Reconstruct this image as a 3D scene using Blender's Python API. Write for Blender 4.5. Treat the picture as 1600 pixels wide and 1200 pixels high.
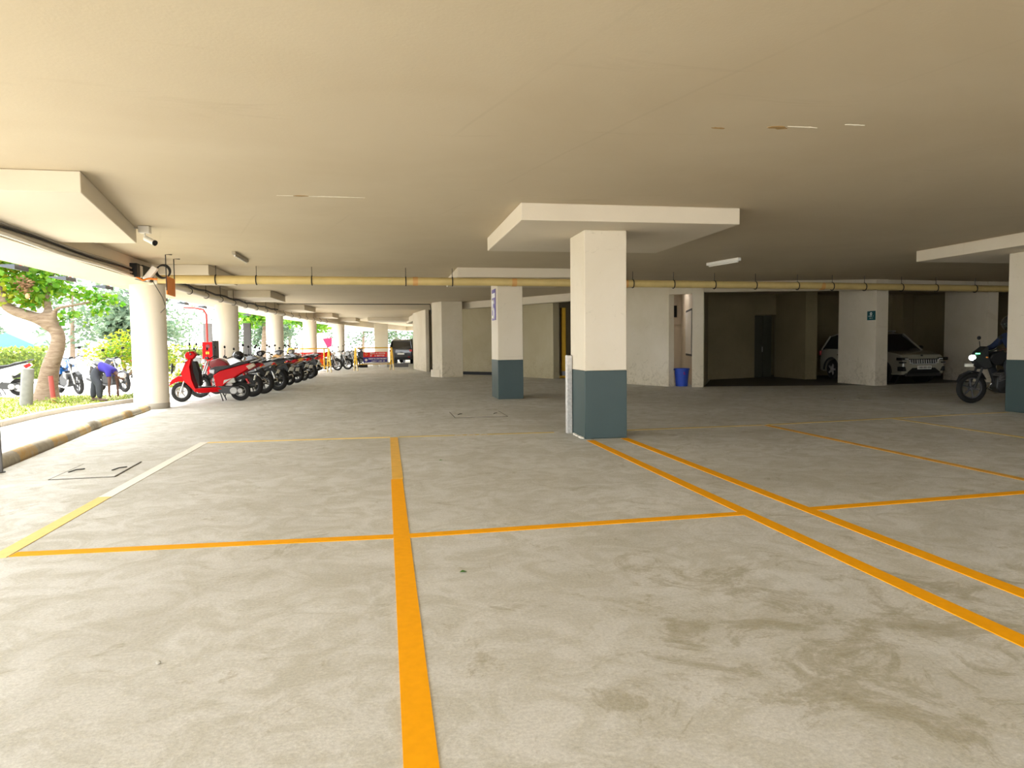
import bpy, math, random
from mathutils import Vector, Matrix
random.seed(7)
S = bpy.context.scene
for o in list(bpy.data.objects): bpy.data.objects.remove(o)
COL = S.collection
R = math.radians

# ------------------------------------------------------------------ camera
CAMH = 1.4
YAW, PITCH, ROLL = 0.177254, 0.056368, R(0.6)
Rt = Vector((math.cos(YAW), -math.sin(YAW), 0))
Fw = Vector((math.sin(YAW)*math.cos(PITCH), math.cos(YAW)*math.cos(PITCH), -math.sin(PITCH)))
Up = Rt.cross(Fw)
c_, s_ = math.cos(ROLL), math.sin(ROLL)
CR = Rt*c_ - Up*s_
CU = Rt*s_ + Up*c_
cd = bpy.data.cameras.new('camera'); cd.lens = 36*1100/1600; cd.sensor_width = 36; cd.sensor_fit = 'HORIZONTAL'
cd.clip_start = 0.05; cd.clip_end = 1000
cam = bpy.data.objects.new('camera', cd); COL.objects.link(cam)
m = Matrix((CR, CU, -Fw)).transposed().to_4x4(); m.translation = Vector((0, 0, CAMH))
cam.matrix_world = m
S.camera = cam

# ------------------------------------------------------------------ world, sun, exposure
W = bpy.data.worlds.new('world'); S.world = W; W.use_nodes = True
bg = W.node_tree.nodes['Background']
bg.inputs['Color'].default_value = (0.955, 0.98, 1.0, 1)
bg.inputs['Strength'].default_value = 5.35
sl = bpy.data.lights.new('sun', 'SUN'); sl.energy = 9.5; sl.angle = R(3); sl.color = (1, 0.97, 0.91)
sun = bpy.data.objects.new('sun', sl); COL.objects.link(sun)
sdir = Vector((-0.42, 0.10, 0.90))           # towards the sun
sun.rotation_euler = sdir.to_track_quat('Z', 'Y').to_euler()
S.view_settings.view_transform = 'Standard'; S.view_settings.look = 'None'
S.view_settings.gamma = 1; S.view_settings.exposure = 0.35
S.view_settings.use_curve_mapping = False

# ------------------------------------------------------------------ materials
MATS = {}
def mat(name, col, rough=0.6, metal=0.0, var=0.06, scale=6.0, bump=0.0, emit=None, estr=0.0, coat=0.0, trans=0.0, alpha=1.0, spec=None):
    if name in MATS: return MATS[name]
    M = bpy.data.materials.new(name); M.use_nodes = True
    nt = M.node_tree; N = nt.nodes; L = nt.links
    b = N['Principled BSDF']
    b.inputs['Roughness'].default_value = rough; b.inputs['Metallic'].default_value = metal
    if coat: b.inputs['Coat Weight'].default_value = coat
    if spec is not None: b.inputs['Specular IOR Level'].default_value = spec
    if trans: b.inputs['Transmission Weight'].default_value = trans
    tc = N.new('ShaderNodeTexCoord'); no = N.new('ShaderNodeTexNoise')
    no.inputs['Scale'].default_value = scale; no.inputs['Detail'].default_value = 5
    L.new(tc.outputs['Object'], no.inputs['Vector'])
    mx = N.new('ShaderNodeMix'); mx.data_type = 'RGBA'
    c = Vector(col[:3])
    mx.inputs['A'].default_value = (*[max(0, x*(1-var*2)) for x in c], 1)
    mx.inputs['B'].default_value = (*[min(1, x*(1+var*2)) for x in c], 1)
    L.new(no.outputs['Fac'], mx.inputs['Factor']); L.new(mx.outputs['Result'], b.inputs['Base Color'])
    if bump:
        bp = N.new('ShaderNodeBump'); bp.inputs['Strength'].default_value = bump; bp.inputs['Distance'].default_value = 0.02
        L.new(no.outputs['Fac'], bp.inputs['Height']); L.new(bp.outputs['Normal'], b.inputs['Normal'])
    if emit:
        b.inputs['Emission Color'].default_value = (*emit, 1); b.inputs['Emission Strength'].default_value = estr
    MATS[name] = M
    return M

def noise_node(N, L, vec, scale, detail=6, rough=0.55, dist=0.0):
    n = N.new('ShaderNodeTexNoise'); n.inputs['Scale'].default_value = scale; n.inputs['Detail'].default_value = detail
    n.inputs['Roughness'].default_value = rough; n.inputs['Distortion'].default_value = dist
    L.new(vec, n.inputs['Vector']); return n.outputs['Fac']
def ramp(N, L, fac, stops):
    r = N.new('ShaderNodeValToRGB'); e = r.color_ramp.elements
    while len(e) < len(stops): e.new(0.5)
    for i, (p, c) in enumerate(stops):
        e[i].position = p; e[i].color = (*c, 1) if len(c) == 3 else c
    L.new(fac, r.inputs['Fac']); return r.outputs['Color']
def mixc(N, L, fac, a, b, blend='MIX'):
    m = N.new('ShaderNodeMix'); m.data_type = 'RGBA'; m.blend_type = blend
    for k, v in (('Factor', fac), ('A', a), ('B', b)):
        if hasattr(v, 'links'): L.new(v, m.inputs[k])
        elif k == 'Factor': m.inputs[k].default_value = v
        else: m.inputs[k].default_value = (*v, 1)
    return m.outputs['Result']
def math_(N, L, op, a, b=None, c=None):
    m = N.new('ShaderNodeMath'); m.operation = op
    for i, v in enumerate((a, b, c)):
        if v is None: continue
        if hasattr(v, 'links'): L.new(v, m.inputs[i])
        else: m.inputs[i].default_value = v
    return m.outputs[0]
def newmat(name):
    M = bpy.data.materials.new(name); M.use_nodes = True
    nt = M.node_tree; MATS[name] = M
    tc = nt.nodes.new('ShaderNodeTexCoord')
    return M, nt.nodes, nt.links, nt.nodes['Principled BSDF'], tc.outputs['Object']
def stretch(N, L, vec, s, rot=0):
    m = N.new('ShaderNodeMapping'); m.inputs['Scale'].default_value = s; m.inputs['Rotation'].default_value = (0, 0, rot)
    L.new(vec, m.inputs['Vector']); return m.outputs['Vector']

def concrete_floor():
    M, N, L, b, v = newmat('worn_concrete_floor')
    big = noise_node(N, L, v, 0.55, 9, 0.62, 0.6)
    col = ramp(N, L, big, [(0.28, (0.45, 0.435, 0.38)), (0.47, (0.57, 0.56, 0.52)), (0.72, (0.67, 0.665, 0.635))])
    med = noise_node(N, L, v, 3.1, 9, 0.7, 1.2)
    col = mixc(N, L, ramp(N, L, med, [(0.42, (0, 0, 0)), (0.60, (0.62,)*3)]), col, (0.43, 0.41, 0.33))
    # pale scuffs dragged along the driving direction
    sc = noise_node(N, L, stretch(N, L, v, (0.8, 2.2, 1), 0.35), 3.4, 14, 0.82, 1.8)
    col = mixc(N, L, ramp(N, L, sc, [(0.55, (0, 0, 0)), (0.70, (0.6, 0.6, 0.6))]), col, (0.72, 0.71, 0.67))
    # olive oil and water stains
    st = noise_node(N, L, v, 1.9, 15, 0.76, 1.1)
    ve = N.new('ShaderNodeVectorMath'); ve.operation = 'DISTANCE'; L.new(v, ve.inputs[0]); ve.inputs[1].default_value = (2.3, 2.9, 0)
    near = N.new('ShaderNodeMapRange'); L.new(ve.outputs['Value'], near.inputs['Value'])
    near.inputs['From Min'].default_value = 0.4; near.inputs['From Max'].default_value = 2.4
    near.inputs['To Min'].default_value = 0.10; near.inputs['To Max'].default_value = 0.0
    sf = math_(N, L, 'ADD', st, near.outputs['Result'])
    col = mixc(N, L, ramp(N, L, sf, [(0.585, (0, 0, 0)), (0.625, (0.40,)*3), (0.74, (0.75,)*3)]), col, (0.27, 0.235, 0.135))
    # round dark oil drips
    vo = N.new('ShaderNodeTexVoronoi'); vo.inputs['Scale'].default_value = 0.62
    wob = noise_node(N, L, v, 6, 3)
    L.new(v, vo.inputs['Vector'])
    d = math_(N, L, 'ADD', vo.outputs['Distance'], math_(N, L, 'MULTIPLY', wob, 0.05))
    col = mixc(N, L, ramp(N, L, d, [(0.062, (0.55, 0.55, 0.55)), (0.078, (0, 0, 0))]), col, (0.25, 0.225, 0.18))
    fine = noise_node(N, L, v, 60, 8, 0.8)
    col = mixc(N, L, 0.75, col, ramp(N, L, fine, [(0.3, (0.64,)*3), (0.7, (1.32,)*3)]), 'MULTIPLY')
    L.new(col, b.inputs['Base Color'])
    L.new(ramp(N, L, med, [(0.3, (0.45,)*3), (0.7, (0.75,)*3)]), b.inputs['Roughness'])
    bp = N.new('ShaderNodeBump'); bp.inputs['Strength'].default_value = 0.25; bp.inputs['Distance'].default_value = 0.01
    L.new(math_(N, L, 'ADD', fine, math_(N, L, 'MULTIPLY', sc, 1.5)), bp.inputs['Height']); L.new(bp.outputs['Normal'], b.inputs['Normal'])
    return M
def painted_plaster(name, base, dark, stain=(0.42, 0.33, 0.2), sAmt=0.35, joints=False, grime=False, rough=0.8):
    M, N, L, b, v = newmat(name)
    n1 = noise_node(N, L, v, 0.5, 7, 0.6, 0.4)
    col = mixc(N, L, ramp(N, L, n1, [(0.35, (0, 0, 0)), (0.7, (1, 1, 1))]), dark, base)
    n2 = noise_node(N, L, stretch(N, L, v, (0.25, 1.4, 1)), 1.6, 10, 0.72, 1.0)
    col = mixc(N, L, ramp(N, L, n2, [(0.60, (0, 0, 0)), (0.72, (sAmt,)*3)]), col, stain)
    if joints:
        j1 = noise_node(N, L, stretch(N, L, v, (1, 1, 1), 0.5), 0.28, 4)
        wv = N.new('ShaderNodeTexWave'); wv.wave_type = 'BANDS'; wv.bands_direction = 'X'; wv.inputs['Scale'].default_value = 0.26
        wv.inputs['Distortion'].default_value = 0.5; wv.inputs['Detail'].default_value = 3; L.new(stretch(N, L, v, (1, 1, 1), -0.28), wv.inputs['Vector'])
        lines = math_(N, L, 'MULTIPLY', ramp(N, L, wv.outputs['Fac'], [(0.0, (1, 1, 1)), (0.0025, (0, 0, 0))]), ramp(N, L, j1, [(0.55, (0, 0, 0)), (0.62, (0.16,)*3)]))
        col = mixc(N, L, lines, col, (0.36, 0.29, 0.19))
        sp = noise_node(N, L, v, 0.9, 12, 0.85, 3.0)
        col = mixc(N, L, ramp(N, L, sp, [(0.685, (0, 0, 0)), (0.70, (0.9,)*3)]), col, (0.78, 0.72, 0.6))
    if grime:
        sx = N.new('ShaderNodeSeparateXYZ'); L.new(v, sx.inputs[0])
        g1 = noise_node(N, L, v, 5, 8, 0.75, 1.5)
        h = N.new('ShaderNodeMapRange'); L.new(sx.outputs['Z'], h.inputs['Value'])
        h.inputs['From Min'].default_value = 0.0; h.inputs['From Max'].default_value = 1.3
        h.inputs['To Min'].default_value = 0.16; h.inputs['To Max'].default_value = 0.0
        gg = math_(N, L, 'ADD', g1, h.outputs['Result'])
        col = mixc(N, L, ramp(N, L, gg, [(0.60, (0, 0, 0)), (0.78, (0.55,)*3)]), col, (0.30, 0.25, 0.15))
    f = noise_node(N, L, v, 40, 4)
    L.new(col, b.inputs['Base Color']); b.inputs['Roughness'].default_value = rough
    bp = N.new('ShaderNodeBump'); bp.inputs['Strength'].default_value = 0.12; bp.inputs['Distance'].default_value = 0.01
    L.new(math_(N, L, 'ADD', f, n2), bp.inputs['Height']); L.new(bp.outputs['Normal'], b.inputs['Normal'])
    return M
def chipped_paint():
    M, N, L, b, v = newmat('chipped_teal_paint')
    n1 = noise_node(N, L, v, 1.5, 5)
    col = mixc(N, L, n1, (0.028, 0.052, 0.050), (0.042, 0.072, 0.070))
    n2 = noise_node(N, L, v, 5.0, 12, 0.8, 2.5)
    col = mixc(N, L, ramp(N, L, n2, [(0.70, (0, 0, 0)), (0.715, (1, 1, 1))]), col, (0.62, 0.58, 0.48))
    L.new(col, b.inputs['Base Color']); b.inputs['Roughness'].default_value = 0.42; b.inputs['Specular IOR Level'].default_value = 0.35
    return M
def leaf_mat(name, c1, c2, tr=0.45):
    M, N, L, b, v = newmat(name)
    n1 = noise_node(N, L, v, 2.2, 4)
    r = N.new('ShaderNodeNewGeometry')
    f = math_(N, L, 'FRACT', math_(N, L, 'ADD', n1, r.outputs['Random Per Island']))
    col = mixc(N, L, f, c1, c2)
    L.new(col, b.inputs['Base Color']); b.inputs['Roughness'].default_value = 0.5
    t = N.new('ShaderNodeBsdfTranslucent'); L.new(col, t.inputs['Color'])
    ms = N.new('ShaderNodeMixShader'); ms.inputs[0].default_value = tr
    L.new(b.outputs[0], ms.inputs[1]); L.new(t.outputs[0], ms.inputs[2])
    L.new(ms.outputs[0], N['Material Output'].inputs['Surface'])
    return M
def bark_mat():
    M, N, L, b, v = newmat('tree_bark')
    n1 = noise_node(N, L, stretch(N, L, v, (1, 1, 5)), 3.0, 9, 0.7, 0.8)
    col = ramp(N, L, n1, [(0.3, (0.12, 0.075, 0.045)), (0.55, (0.22, 0.16, 0.11)), (0.75, (0.32, 0.26, 0.19))])
    L.new(col, b.inputs['Base Color']); b.inputs['Roughness'].default_value = 0.9
    bp = N.new('ShaderNodeBump'); bp.inputs['Strength'].default_value = 0.5; bp.inputs['Distance'].default_value = 0.03
    L.new(n1, bp.inputs['Height']); L.new(bp.outputs['Normal'], b.inputs['Normal'])
    return M
def banded_kerb():
    M, N, L, b, v = newmat('worn_yellow_black_kerb_paint')
    sx = N.new('ShaderNodeSeparateXYZ'); L.new(v, sx.inputs[0])
    ph = math_(N, L, 'FRACT', math_(N, L, 'DIVIDE', sx.outputs['Y'], 1.3))
    band = math_(N, L, 'GREATER_THAN', ph, 0.5)
    col = mixc(N, L, band, (0.33, 0.30, 0.24), (0.52, 0.34, 0.13))
    n = noise_node(N, L, v, 4, 9, 0.75, 1)
    col = mixc(N, L, ramp(N, L, n, [(0.42, (0, 0, 0)), (0.62, (0.85,)*3)]), col, (0.44, 0.40, 0.32))
    L.new(col, b.inputs['Base Color']); b.inputs['Roughness'].default_value = 0.8
    return M
FLOOR = concrete_floor()
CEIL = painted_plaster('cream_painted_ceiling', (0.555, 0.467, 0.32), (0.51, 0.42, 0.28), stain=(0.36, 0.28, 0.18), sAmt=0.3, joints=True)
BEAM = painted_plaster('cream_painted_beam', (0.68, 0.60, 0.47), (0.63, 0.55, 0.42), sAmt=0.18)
WALL = painted_plaster('cream_painted_wall', (0.68, 0.61, 0.49), (0.58, 0.51, 0.37), sAmt=0.35, grime=True)
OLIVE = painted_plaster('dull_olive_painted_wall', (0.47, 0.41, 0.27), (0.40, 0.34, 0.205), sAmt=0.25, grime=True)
COLM = painted_plaster('cream_column_paint', (0.72, 0.65, 0.53), (0.66, 0.58, 0.44), sAmt=0.25, grime=True, rough=0.5)
ROUNDM = painted_plaster('cream_round_column_paint', (0.76, 0.70, 0.60), (0.70, 0.62, 0.5), sAmt=0.15)
TEAL = chipped_paint()
DKWALL = painted_plaster('shade_toned_olive_recess', (0.27, 0.22, 0.12), (0.20, 0.165, 0.085), stain=(0.12, 0.09, 0.04), sAmt=0.3, grime=True)  # olive-brown wall paint with the shade of the recesses put into its tone
BARK = bark_mat()
KERB = banded_kerb()
YEL = mat('yellow_floor_paint', (0.86, 0.37, 0.004), 0.7, var=0.05, scale=20, spec=0.1)
PALE = mat('pale_yellow_floor_paint', (0.82, 0.60, 0.20), 0.7, var=0.06, scale=14)  # lighter yellow than the other bay lines
FADED = mat('worn_thin_yellow_paint', (0.56, 0.42, 0.14), 0.7, var=0.12, scale=9)
WHITEP = mat('white_floor_paint', (0.84, 0.80, 0.72), 0.6, var=0.03, scale=14)
GREYP = mat('faded_grey_paint', (0.62, 0.58, 0.50), 0.8, var=0.1, scale=30)
PIPE = mat('yellow_pipe_paint', (0.66, 0.50, 0.20), 0.4, var=0.08, scale=3)
PIPEW = mat('cream_pipe_paint', (0.72, 0.66, 0.55), 0.45, var=0.05, scale=3)
BLACK = mat('black_plastic', (0.014, 0.014, 0.014), 0.5, var=0.1, spec=0.25)
RUBBER = mat('tyre_rubber', (0.022, 0.021, 0.020), 0.85, var=0.15, scale=20, spec=0.15)
SEATM = mat('black_vinyl_seat', (0.02, 0.019, 0.02), 0.45, var=0.1, spec=0.3)
STEEL = mat('grey_steel', (0.42, 0.42, 0.41), 0.35, 0.8, var=0.06)
DSTEEL = mat('dark_engine_metal', (0.05, 0.05, 0.05), 0.45, 0.6, var=0.1)
CHROME = mat('chrome', (0.75, 0.75, 0.74), 0.12, 1.0, var=0.02)
ALU = mat('cast_aluminium', (0.34, 0.33, 0.31), 0.45, 0.4, var=0.08)
REDP = mat('glossy_red_paint', (0.42, 0.001, 0.003), 0.4, var=0.04, spec=0.12)
DREDP = mat('dark_red_paint', (0.14, 0.003, 0.007), 0.3, var=0.05, coat=0.3)
BLUEP = mat('blue_paint', (0.01, 0.10, 0.34), 0.25, var=0.05, coat=0.7)
SILVP = mat('silver_paint', (0.26, 0.26, 0.26), 0.3, 0.5, var=0.05, coat=0.5)
WHIP = mat('white_glossy_paint', (0.78, 0.78, 0.76), 0.25, var=0.03, coat=0.6)
BLKP = mat('black_glossy_paint', (0.016, 0.016, 0.019), 0.2, var=0.05, coat=0.7)
YELP = mat('golden_yellow_paint', (0.45, 0.20, 0.01), 0.3, var=0.05, coat=0.5)
GREP = mat('dark_grey_paint', (0.09, 0.09, 0.10), 0.3, var=0.05, coat=0.5)
GLASS = mat('dark_tinted_glass', (0.015, 0.017, 0.02), 0.05, var=0.02, spec=0.8)
LENS = mat('clear_lamp_lens', (0.65, 0.66, 0.66), 0.1, var=0.03)
REDLENS = mat('red_lamp_lens', (0.5, 0.01, 0.01), 0.15, var=0.05)
ORLENS = mat('orange_lamp_lens', (0.8, 0.22, 0.01), 0.15, var=0.05)
REDPIPE = mat('red_oxide_pipe_paint', (0.62, 0.05, 0.04), 0.45, var=0.06)
SIGNRED = mat('red_sign_face', (0.80, 0.02, 0.015), 0.4, var=0.03)
SIGNBLUE = mat('navy_sign_face', (0.035, 0.03, 0.24), 0.4, var=0.04)
SIGNOR = mat('orange_sign_face', (0.88, 0.16, 0.01), 0.4, var=0.04)
TXT = mat('white_sign_lettering', (0.85, 0.83, 0.80), 0.5, var=0.02)
ORPLATE = mat('orange_plate', (0.75, 0.20, 0.006), 0.5, var=0.06)
PURPLE = mat('purple_sign_face', (0.115, 0.075, 0.34), 0.4, var=0.06)
TEALSIGN = mat('teal_sign_face', (0.01, 0.09, 0.10), 0.4, var=0.04)
YPOST = mat('yellow_painted_metal', (0.80, 0.46, 0.01), 0.4, var=0.06)
BINB = mat('blue_bin_plastic', (0.01, 0.055, 0.42), 0.35, var=0.05)
GREY = mat('grey_sheet', (0.17, 0.165, 0.165), 0.6, var=0.06)
CAMW = mat('off_white_plastic', (0.70, 0.66, 0.57), 0.4, var=0.03)
LAMPOFF = mat('white_tube_fitting', (0.82, 0.79, 0.72), 0.35, var=0.02)
DKFIT = mat('grey_tube_fitting', (0.33, 0.28, 0.20), 0.5, var=0.05)
CABLE = mat('grey_cable_sheath', (0.36, 0.32, 0.26), 0.6, var=0.08)
BCABLE = mat('black_cable', (0.02, 0.018, 0.016), 0.6, var=0.08)
WEDGE = mat('blue_grey_sheet_metal', (0.055, 0.065, 0.08), 0.5, 0.2, var=0.05)
ROAD = mat('pale_concrete_driveway', (0.56, 0.54, 0.50), 0.85, var=0.08, scale=1.2, bump=0.1)
KSTONE = mat('beige_kerb_stone', (0.42, 0.38, 0.32), 0.85, var=0.08, scale=3, bump=0.1)
SOIL = mat('garden_soil', (0.24, 0.22, 0.07), 0.95, var=0.25, scale=5, bump=0.4)
BOLL = mat('weathered_concrete_post', (0.20, 0.20, 0.19), 0.9, var=0.15, scale=9, bump=0.2)
SKIN = mat('brown_skin', (0.08, 0.032, 0.018), 0.55, var=0.05)
HAIR = mat('grey_white_hair', (0.45, 0.43, 0.42), 0.8, var=0.1, scale=40)
SHIRT = mat('violet_blue_cotton', (0.025, 0.015, 0.22), 0.85, var=0.12, scale=9, bump=0.2)
TROUS = mat('dark_grey_trousers', (0.032, 0.036, 0.045), 0.85, var=0.15, scale=9, bump=0.2)
SHOE = mat('brown_shoe_leather', (0.10, 0.055, 0.04), 0.6, var=0.1)
NAVY = mat('dark_blue_cloth', (0.01, 0.02, 0.06), 0.9, var=0.15, scale=9)
CARW = mat('pale_car_paint', (0.33, 0.31, 0.24), 0.25, var=0.03, coat=0.6)
PLATE = mat('number_plate', (0.80, 0.78, 0.70), 0.4, var=0.03)
HEAD = mat('lit_headlamp', (1, 1, 1), 0.2, emit=(1, 0.96, 0.95), estr=30)
GREENL = mat('green_lamp', (0.1, 0.8, 0.2), 0.2, emit=(0.1, 1, 0.25), estr=5)
FARW = mat('white_building_wall', (0.80, 0.79, 0.76), 0.8, var=0.03, scale=1)
TURQ = mat('turquoise_sheet', (0.07, 0.34, 0.32), 0.6, var=0.05)
PINK = mat('pink_cloth', (0.42, 0.01, 0.06), 0.8, var=0.08)
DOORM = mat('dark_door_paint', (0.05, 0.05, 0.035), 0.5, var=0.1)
SKIRT = mat('black_skirting_tile', (0.010, 0.010, 0.011), 0.8, var=0.1)
MANH = mat('manhole_concrete', (0.42, 0.40, 0.34), 0.85, var=0.15, scale=20, bump=0.3)
LEAF1 = leaf_mat('broad_green_leaves', (0.04, 0.20, 0.008), (0.20, 0.34, 0.010))
LEAF2 = leaf_mat('yellow_green_leaves', (0.14, 0.20, 0.006), (0.38, 0.38, 0.015))
LEAF3 = leaf_mat('pale_distant_leaves', (0.075, 0.14, 0.08), (0.14, 0.19, 0.105), 0.3)
LEAF4 = leaf_mat('hedge_leaves', (0.12, 0.20, 0.03), (0.30, 0.34, 0.06))
GRASS = leaf_mat('lawn_grass', (0.11, 0.19, 0.008), (0.26, 0.30, 0.02), 0.35)
DRY = mat('dry_brown_leaves', (0.16, 0.085, 0.035), 0.9, var=0.3, scale=12)

# ------------------------------------------------------------------ mesh builder
class MB:
    def __init__(s): s.v = []; s.f = []
    def add(s, vs, fs):
        o = len(s.v); s.v += [tuple(p) for p in vs]; s.f += [tuple(i+o for i in f) for f in fs]; return s
    def box(s, c, d, rz=0, ry=0, rx=0):
        M_ = Matrix.Rotation(rz, 3, 'Z') @ Matrix.Rotation(ry, 3, 'Y') @ Matrix.Rotation(rx, 3, 'X')
        vs = [Vector(c) + M_ @ Vector((x*d[0]/2, y*d[1]/2, z*d[2]/2)) for x in (-1, 1) for y in (-1, 1) for z in (-1, 1)]
        return s.add(vs, [(0, 1, 3, 2), (4, 6, 7, 5), (0, 4, 5, 1), (2, 3, 7, 6), (0, 2, 6, 4), (1, 5, 7, 3)])
    def bx(s, x0, x1, y0, y1, z0, z1): return s.box(((x0+x1)/2, (y0+y1)/2, (z0+z1)/2), (x1-x0, y1-y0, z1-z0))
    def tube(s, pts, r, n=10, caps=True):
        pts = [Vector(p) for p in pts]; k = len(pts)
        rs = r if isinstance(r, (list, tuple)) else [r]*k
        vs = []; ref = None
        for i, p in enumerate(pts):
            t = (pts[min(i+1, k-1)] - pts[max(i-1, 0)]).normalized()
            if ref is None: ref = Vector((0, 0, 1)) if abs(t.z) < 0.9 else Vector((1, 0, 0))
            a = t.cross(ref).normalized(); b = a.cross(t).normalized(); ref = b
            for j in range(n):
                th = 2*math.pi*j/n
                vs.append(p + (a*math.cos(th) + b*math.sin(th))*rs[i])
        fs = [(i*n+j, i*n+(j+1) % n, (i+1)*n+(j+1) % n, (i+1)*n+j) for i in range(k-1) for j in range(n)]
        if caps: fs += [tuple(range(n))[::-1], tuple((k-1)*n+j for j in range(n))]
        return s.add(vs, fs)
    def prism(s, poly, z0, z1):
        n = len(poly); vs = [(x, y, z0) for x, y in poly] + [(x, y, z1) for x, y in poly]
        return s.add(vs, [tuple(range(n))[::-1], tuple(range(n, 2*n))] + [(i, (i+1) % n, n+(i+1) % n, n+i) for i in range(n)])
    def slab(s, out, y0=0):          # outline of (x, z, half width): a body symmetric about y0
        n = len(out); vs = [(x, y0-w, z) for x, z, w in out] + [(x, y0+w, z) for x, z, w in out]
        return s.add(vs, [tuple(range(n)), tuple(range(n, 2*n))[::-1]] + [(i, n+i, n+(i+1) % n, (i+1) % n) for i in range(n)])
    def lathe(s, prof, c=(0, 0, 0), axis='Z', n=20):     # prof of (radius, height)
        k = len(prof); vs = []
        for r, h in prof:
            for j in range(n):
                th = 2*math.pi*j/n; a, b = r*math.cos(th), r*math.sin(th)
                p = {'Z': (a, b, h), 'Y': (a, h, b), 'X': (h, a, b)}[axis]
                vs.append((p[0]+c[0], p[1]+c[1], p[2]+c[2]))
        return s.add(vs, [(i*n+j, i*n+(j+1) % n, (i+1)*n+(j+1) % n, (i+1)*n+j) for i in range(k-1) for j in range(n)])
    def torus(s, c, Rr, r, axis='Y', n=28, k=10, arc=(0, 2*math.pi)):
        full = abs(arc[1]-arc[0]-2*math.pi) < 1e-6; m_ = n if full else n+1; vs = []
        for i in range(m_):
            a = arc[0] + (arc[1]-arc[0])*i/n
            for j in range(k):
                b = 2*math.pi*j/k; q = Rr + r*math.cos(b); h = r*math.sin(b)
                p = {'Z': (q*math.cos(a), q*math.sin(a), h), 'Y': (q*math.cos(a), h, q*math.sin(a)), 'X': (h, q*math.cos(a), q*math.sin(a))}[axis]
                vs.append((p[0]+c[0], p[1]+c[1], p[2]+c[2]))
        rng = n if full else n
        return s.add(vs, [(i*k+j, i*k+(j+1) % k, ((i+1) % m_)*k+(j+1) % k, ((i+1) % m_)*k+j) for i in range(rng) for j in range(k)])
    def ball(s, c, r, n=14, k=8, z0=-1, z1=1):
        if not isinstance(r, (tuple, list)): r = (r, r, r)
        vs = []
        for i in range(k+1):
            z = math.sin(math.asin(z0) + (math.asin(z1)-math.asin(z0))*i/k); q = math.sqrt(max(0, 1-z*z))
            for j in range(n):
                a = 2*math.pi*j/n; vs.append((c[0]+r[0]*q*math.cos(a), c[1]+r[1]*q*math.sin(a), c[2]+r[2]*z))
        return s.add(vs, [(i*n+j, i*n+(j+1) % n, (i+1)*n+(j+1) % n, (i+1)*n+j) for i in range(k) for j in range(n)])
    def wallpath(s, pts, th, z0, z1):     # vertical wall of thickness th to the far side (right) of a path
        for a, b in zip(pts[:-1], pts[1:]):
            a2 = Vector(a); b2 = Vector(b); t = (b2-a2).normalized(); nrm = Vector((-t.y, t.x))*th
            if th < 0: nrm = nrm
            s.prism([a2, b2, b2+nrm, a2+nrm], z0, z1)
        return s
    def build(s, name, m, parent=None, bev=0, seg=2, ang=35, label=None, cat=None, group=None, kind=None, origin=None):
        me = bpy.data.meshes.new(name)
        if origin: s.v = [(x-origin[0], y-origin[1], z-origin[2]) for x, y, z in s.v]
        me.from_pydata(s.v, [], s.f); me.update()
        import bmesh
        bm = bmesh.new(); bm.from_mesh(me)
        if len(s.f) < 3000: bmesh.ops.recalc_face_normals(bm, faces=bm.faces)
        bm.to_mesh(me); bm.free()
        if ang: me.shade_smooth(); me.set_sharp_from_angle(angle=R(ang))
        o = bpy.data.objects.new(name, me); COL.objects.link(o); me.materials.append(m)
        if origin: o.location = origin
        if parent: o.parent = parent
        if bev:
            b = o.modifiers.new('bevel', 'BEVEL'); b.width = bev; b.segments = seg; b.limit_method = 'ANGLE'; b.angle_limit = R(30)
        return tag(o, label, cat, group, kind)
def tag(o, label=None, cat=None, group=None, kind=None):
    if label: o['label'] = label
    if cat: o['category'] = cat
    if group: o['group'] = group
    if kind: o['kind'] = kind
    return o
def empty(name, loc, rz=0, label=None, cat=None, group=None, sc=1):
    o = bpy.data.objects.new(name, None); COL.objects.link(o); o.location = loc; o.rotation_euler = (0, 0, rz); o.scale = (sc, sc, sc)
    o.empty_display_size = 0.1
    return tag(o, label, cat, group)
def st(mb, name, m, **k): return mb.build(name, m, kind='structure', **k)

CZ, PZ = 3.27, 3.04          # ceiling height, underside of the drop panels
def edge(y): return -5.42 + (y-20)**2/354.0      # line of the round columns
# ------------------------------------------------------------------ ground, floor, ceiling
ys = [-9 + i*2 for i in range(39)]
fe = [(-4.35, 8.0), (-4.42, 8.94), (-4.74, 11.6), (-5.0, 13.6), (-5.2, 15.8), (-5.55, 17.6)]
floor_edge = [(-4.35, -6)] + fe + [(edge(y)-0.35, y) for y in range(20, 78, 3)]
st(MB().prism(floor_edge + [(30, 77), (30, -6)], -0.25, 0.0), 'floor', FLOOR)
st(MB().bx(-160, 120, -80, 200, -0.6, -0.26), 'floor_outside', ROAD)
drive = [(-4.35, -9)] + fe + [(edge(y)-0.35, y) for y in range(20, 78, 3)] + [(-40, 76), (-40, -9)]
st(MB().prism(drive, -0.255, -0.02), 'floor_driveway', ROAD)
cy = [-6] + list(range(-3, 74, 3))
ceil_poly = [(edge(y)-0.9, y) for y in cy] + [(30, cy[-1]), (30, cy[0])]
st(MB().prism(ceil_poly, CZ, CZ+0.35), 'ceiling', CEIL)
bi = [(edge(y)+0.28, y) for y in cy]; bo = [(edge(y)-0.85, y) for y in cy]
bm_ = MB()
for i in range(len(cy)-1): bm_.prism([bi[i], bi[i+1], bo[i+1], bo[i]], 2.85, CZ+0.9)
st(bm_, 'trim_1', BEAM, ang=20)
# far edge beam closing the view at the end of the hall
st(MB().bx(-6, 30, 70.5, 71.4, 2.85, CZ+0.9), 'trim_2', BEAM)
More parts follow.
